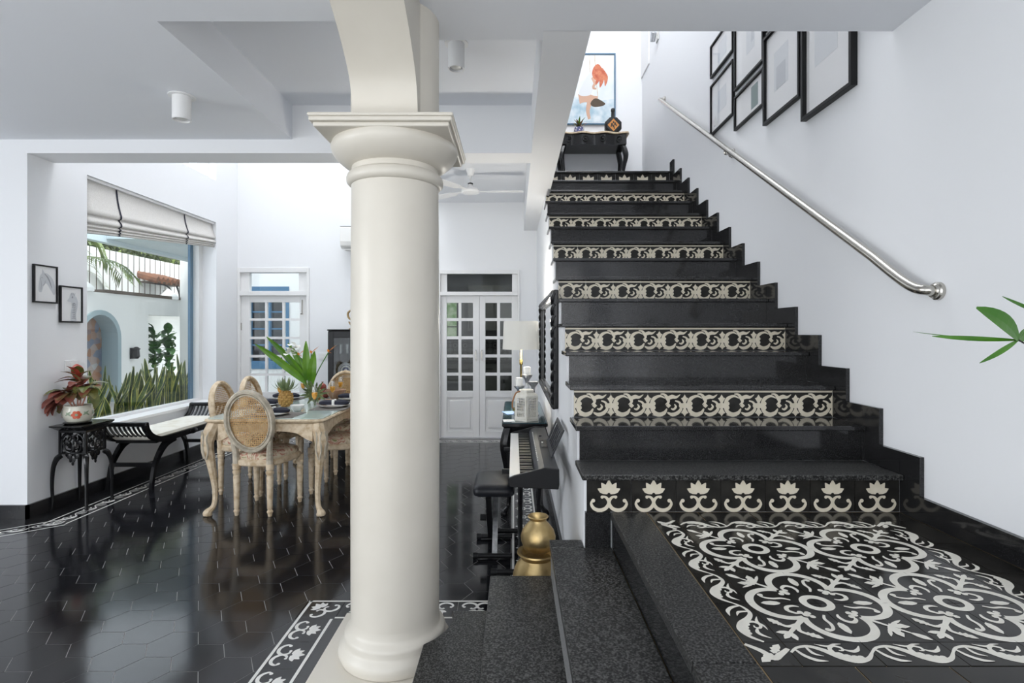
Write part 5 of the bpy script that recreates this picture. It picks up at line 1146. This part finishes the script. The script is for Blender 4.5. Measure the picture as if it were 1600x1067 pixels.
# ------------------------------------------------------------------ upper landing: console, bottle, small plant, painting
UZ = 3.175
uc = thing('carved_console', 'black carved console table at the top of the stairs', 'table', (1.01, 7.06, UZ))
N = 40; fr_ = []
def serp(u): return -.20+.02*math.cos(u*2*PI*1.5)*(1 if abs(u) < .8 else .6)
top = [(-.45, .20), (-.45, -.17)]+[(-.43+.86*i/N, serp(-1+2*i/N)-.012) for i in range(N+1)]+[(.45, -.17), (.45, .20)]
m = MB(); m.prism(top, .755, .775); m.build('tabletop', 'cream_wood', uc, bev=.003)
ap = [(-.41, .18)]+[(-.41+.82*i/N, serp(-1+2*i/N)+.012) for i in range(N+1)]+[(.41, .18)]
m = MB(); m.prism(ap, .62, .7545); fr_ = m.build('apron', 'black_paint', uc)
for x in (-.32, -.11, .11, .32):
    u = x/.41; T = Matrix.Translation((x, serp(u)+.006, .69)) @ Matrix.Rotation(PI/2, 4, 'X'); m = MB(); m.tube([(.034*math.cos(2*PI*i/20), .034*math.sin(2*PI*i/20), .002) for i in range(20)], .006, 6, True, T=T); m.ell((0, 0, .002), .014, .014, .008, T=T)
    m.build('rosette', 'black_satin', fr_, smooth=True)
for sx in (-1, 1):
    for sy in (-1, 1): cabriole((sx, sy), .63, .72, .035).build('leg', 'black_paint', uc, smooth=True, loc=(sx*.37, sy*.145, 0))
bt = thing('round_bottle', 'black octagonal bottle with orange diamond label on the upper console', 'bottle', (1.27, 6.98, UZ+.7755))
def octr(s_, y): return [(s_*math.cos(PI/8+PI/4*i), y, .115+s_*math.sin(PI/8+PI/4*i)) for i in range(8)]
loft([octr(.085, -.045), octr(.115, -.03), octr(.115, .03), octr(.085, .045)]).build('flask', 'black_paint', bt, bev=.006)
m = MB(); m.lathe([(.03, .215), (.024, .235), (.022, .30), (.027, .305), (.027, .33), (.02, .34)], 16); m.build('neck', 'black_paint', bt, smooth=40)
m = MB(); m.add([(0, -.0462, .035), (.075, -.0462, .115), (0, -.0462, .195), (-.075, -.0462, .115)], [(0, 1, 2, 3)]); lb = m.build('label', 'orange_label', bt, recalc=False)
m = MB()
for x, z, s_ in ((-.02, .12, .014), (.02, .13, .012), (0, .10, .012), (0, .15, .010), (-.03, .10, .008), (.035, .11, .008), (.01, .075, .008)): m.add([(x-s_, -.0466, z-s_*1.4), (x+s_, -.0466, z-s_*1.2), (x+s_*.6, -.0466, z+s_*1.5), (x-s_*.8, -.0466, z+s_*1.3)], [(0, 1, 2, 3)])
m.build('label_print', 'dark', lb, recalc=False)
up = thing('small_plant', 'small red green plant in a blue patterned pot on the upper console', 'potted plant', (.835, 6.98, UZ+.7755))
m = MB(); m.lathe([(.05, 0), (.062, .01), (.065, .09), (.058, .09), (.055, .08), (.001, .08)], 8); m.build('pot', 'pot_blue', up); m = MB()
for i in range(8):
    for j in range(3): a = PI/4*i+.2*(j-1); m.ell((.0615*math.cos(a), .0615*math.sin(a), .025+.025*j), .008, .008, .008, 6, 4)
m.build('pot_pattern', 'china', up)
for i in range(16):
    a = i*2.4; L = .11+.05*(i % 3)/2; e = .3+.9*(i/16); m = MB(); m.leaf3((0, 0, .08), (L*math.sin(e)*math.cos(a), L*math.sin(e)*math.sin(a)*.8, .08+L*math.cos(e)), .03, .1, 4); m.build('leaf', ('leaf_olive', 'leaf_red', 'green')[i % 3], up, recalc=False)
pa = thing('canvas_painting', 'framed painting of a red haired figure on a swing over water', 'painting', (.66, 7.2985, 4.20))
PW, PH = .70, .955
B('frame', 'blue_dark', pa, (0, PW, -.03, 0, 0, .02), (0, PW, -.03, 0, PH-.02, PH), (0, .02, -.03, 0, .02, PH-.02), (PW-.02, PW, -.03, 0, .02, PH-.02), bev=.002)
cv = B('canvas', 'canvas', pa, (.02, PW-.02, -.018, -.002, .02, PH-.02))
def paint(name, mat, fn, o):
    m = MB(); fn(m); q = MB(); q.f = m.f; q.v = [(x*PW, -.0182-.0004*o-_, y*PH) for x, y, _ in m.v]; q.build(name, mat, cv, recalc=False)
paint('painted_sea', 'sea', lambda m: m.blob([(.03, .03), (.97, .03), (.97, .36), (.6, .33), (.03, .42)], smooth=False), 1)
paint('painted_rope', 'cream_wood', lambda m: (m.ribbon([(.60, .97), (.66, .38)], [.012, .012], smooth=False), m.ribbon([(.50, .97), (.53, .45)], [.01, .01], smooth=False)), 2)
paint('painted_skin', 'skin', lambda m: (m.ribbon([(.30, .36), (.42, .38), (.50, .33), (.47, .2), (.50, .08)], [.14, .13, .10, .07, .05]), m.ribbon([(.45, .40), (.56, .37), (.66, .38)], [.10, .08, .04])), 3)
paint('painted_swing', 'ext_brown', lambda m: m.blob([(.52, .30), (.62, .37), (.80, .30), (.74, .26), (.58, .25)]), 4)
paint('painted_blouse', 'paper_soft', lambda m: m.blob([(.30, .42), (.50, .41), (.57, .50), (.62, .60), (.56, .72), (.48, .70), (.38, .58)]), 5)
paint('painted_arm', 'skin', lambda m: m.ribbon([(.55, .66), (.60, .58), (.57, .52), (.63, .50)], [.04, .05, .04, .02]), 6)
paint('painted_hair', 'hair_red', lambda m: (m.blob([(.55, .70), (.58, .80), (.66, .85), (.73, .80), (.77, .70), (.72, .62), (.62, .62)]), m.ribbon([(.62, .80), (.66, .66), (.62, .56)], [.06, .10, .01]), m.ribbon([(.68, .80), (.73, .64), (.70, .52)], [.06, .10, .01]), m.ribbon([(.72, .78), (.81, .66), (.80, .54)], [.06, .09, .01])), 7)
# ------------------------------------------------------------------ tall plant at the right edge of the landing
tp = thing('umbrella_plant', 'slender plant with long green leaves reaching in from the right edge', 'potted plant', (1.545, 1.40, LZ+.001))
m = MB(); m.lathe([(.085, 0), (.115, .18), (.12, .2), (.11, .2), (.10, .18), (.001, .18)], 28); m.build('pot', 'white_gloss', tp, smooth=40)
m = MB(); m.disc(0, 0, .10, z=.181); m.build('soil', 'soil', tp)
hub = Vector((-.20, .05, .770))
m = MB(); m.tube(cr([(0, 0, .17), (.02, 0, .45), (.0, .02, .58), (-.08, .04, .69), tuple(hub)], 6), [.007, .006, .004, .003, .002], 6); m.build('stem', 'stem_dark', tp)
px = 1.45/850
def dpx(du, dv, dy=0): return Vector((du*px, dy, -dv*px))
def lf(du, dv, w_, dy=0, dr=.06, side=(0, .3, 1), b=hub, mat='leaf_right'):
    m = MB(); m.leaf3(b, b+dpx(du, dv, dy), w_, dr, 9, .12, side=side); m.build('leaf', mat, tp, recalc=False)
lf(-76, -50, .056, -.02, .10, (.55, .35, .8)); lf(-144, -6, .013, -.02, -.03, (0, .2, 1)); lf(-139, -13, .004, .06, -.03, (0, .6, .8)); lf(-76, 35, .022, -.03, .06, (.4, .3, .8)); lf(30, -60, .02, .03, .1, (.8, .3, .4)); lf(60, -20, .03, .05)
hub2 = hub+Vector((.12, .03, .06)); m = MB(); m.tube(cr([(0, .02, .58), (-.03, .05, .72), tuple(hub2)], 5), [.004, .003], 6); m.build('stem', 'stem_dark', tp)
lf(-80, -40+6, .012, 0, -.02, (.35, .2, .8), hub2); lf(40, -50, .03, .02, .1, (.7, .3, .4), hub2); lf(60, 30, .03, 0, .1, (.5, .3, .6), hub2); lf(10, -80, .03, .03, .1, (1, .3, .1), hub2)
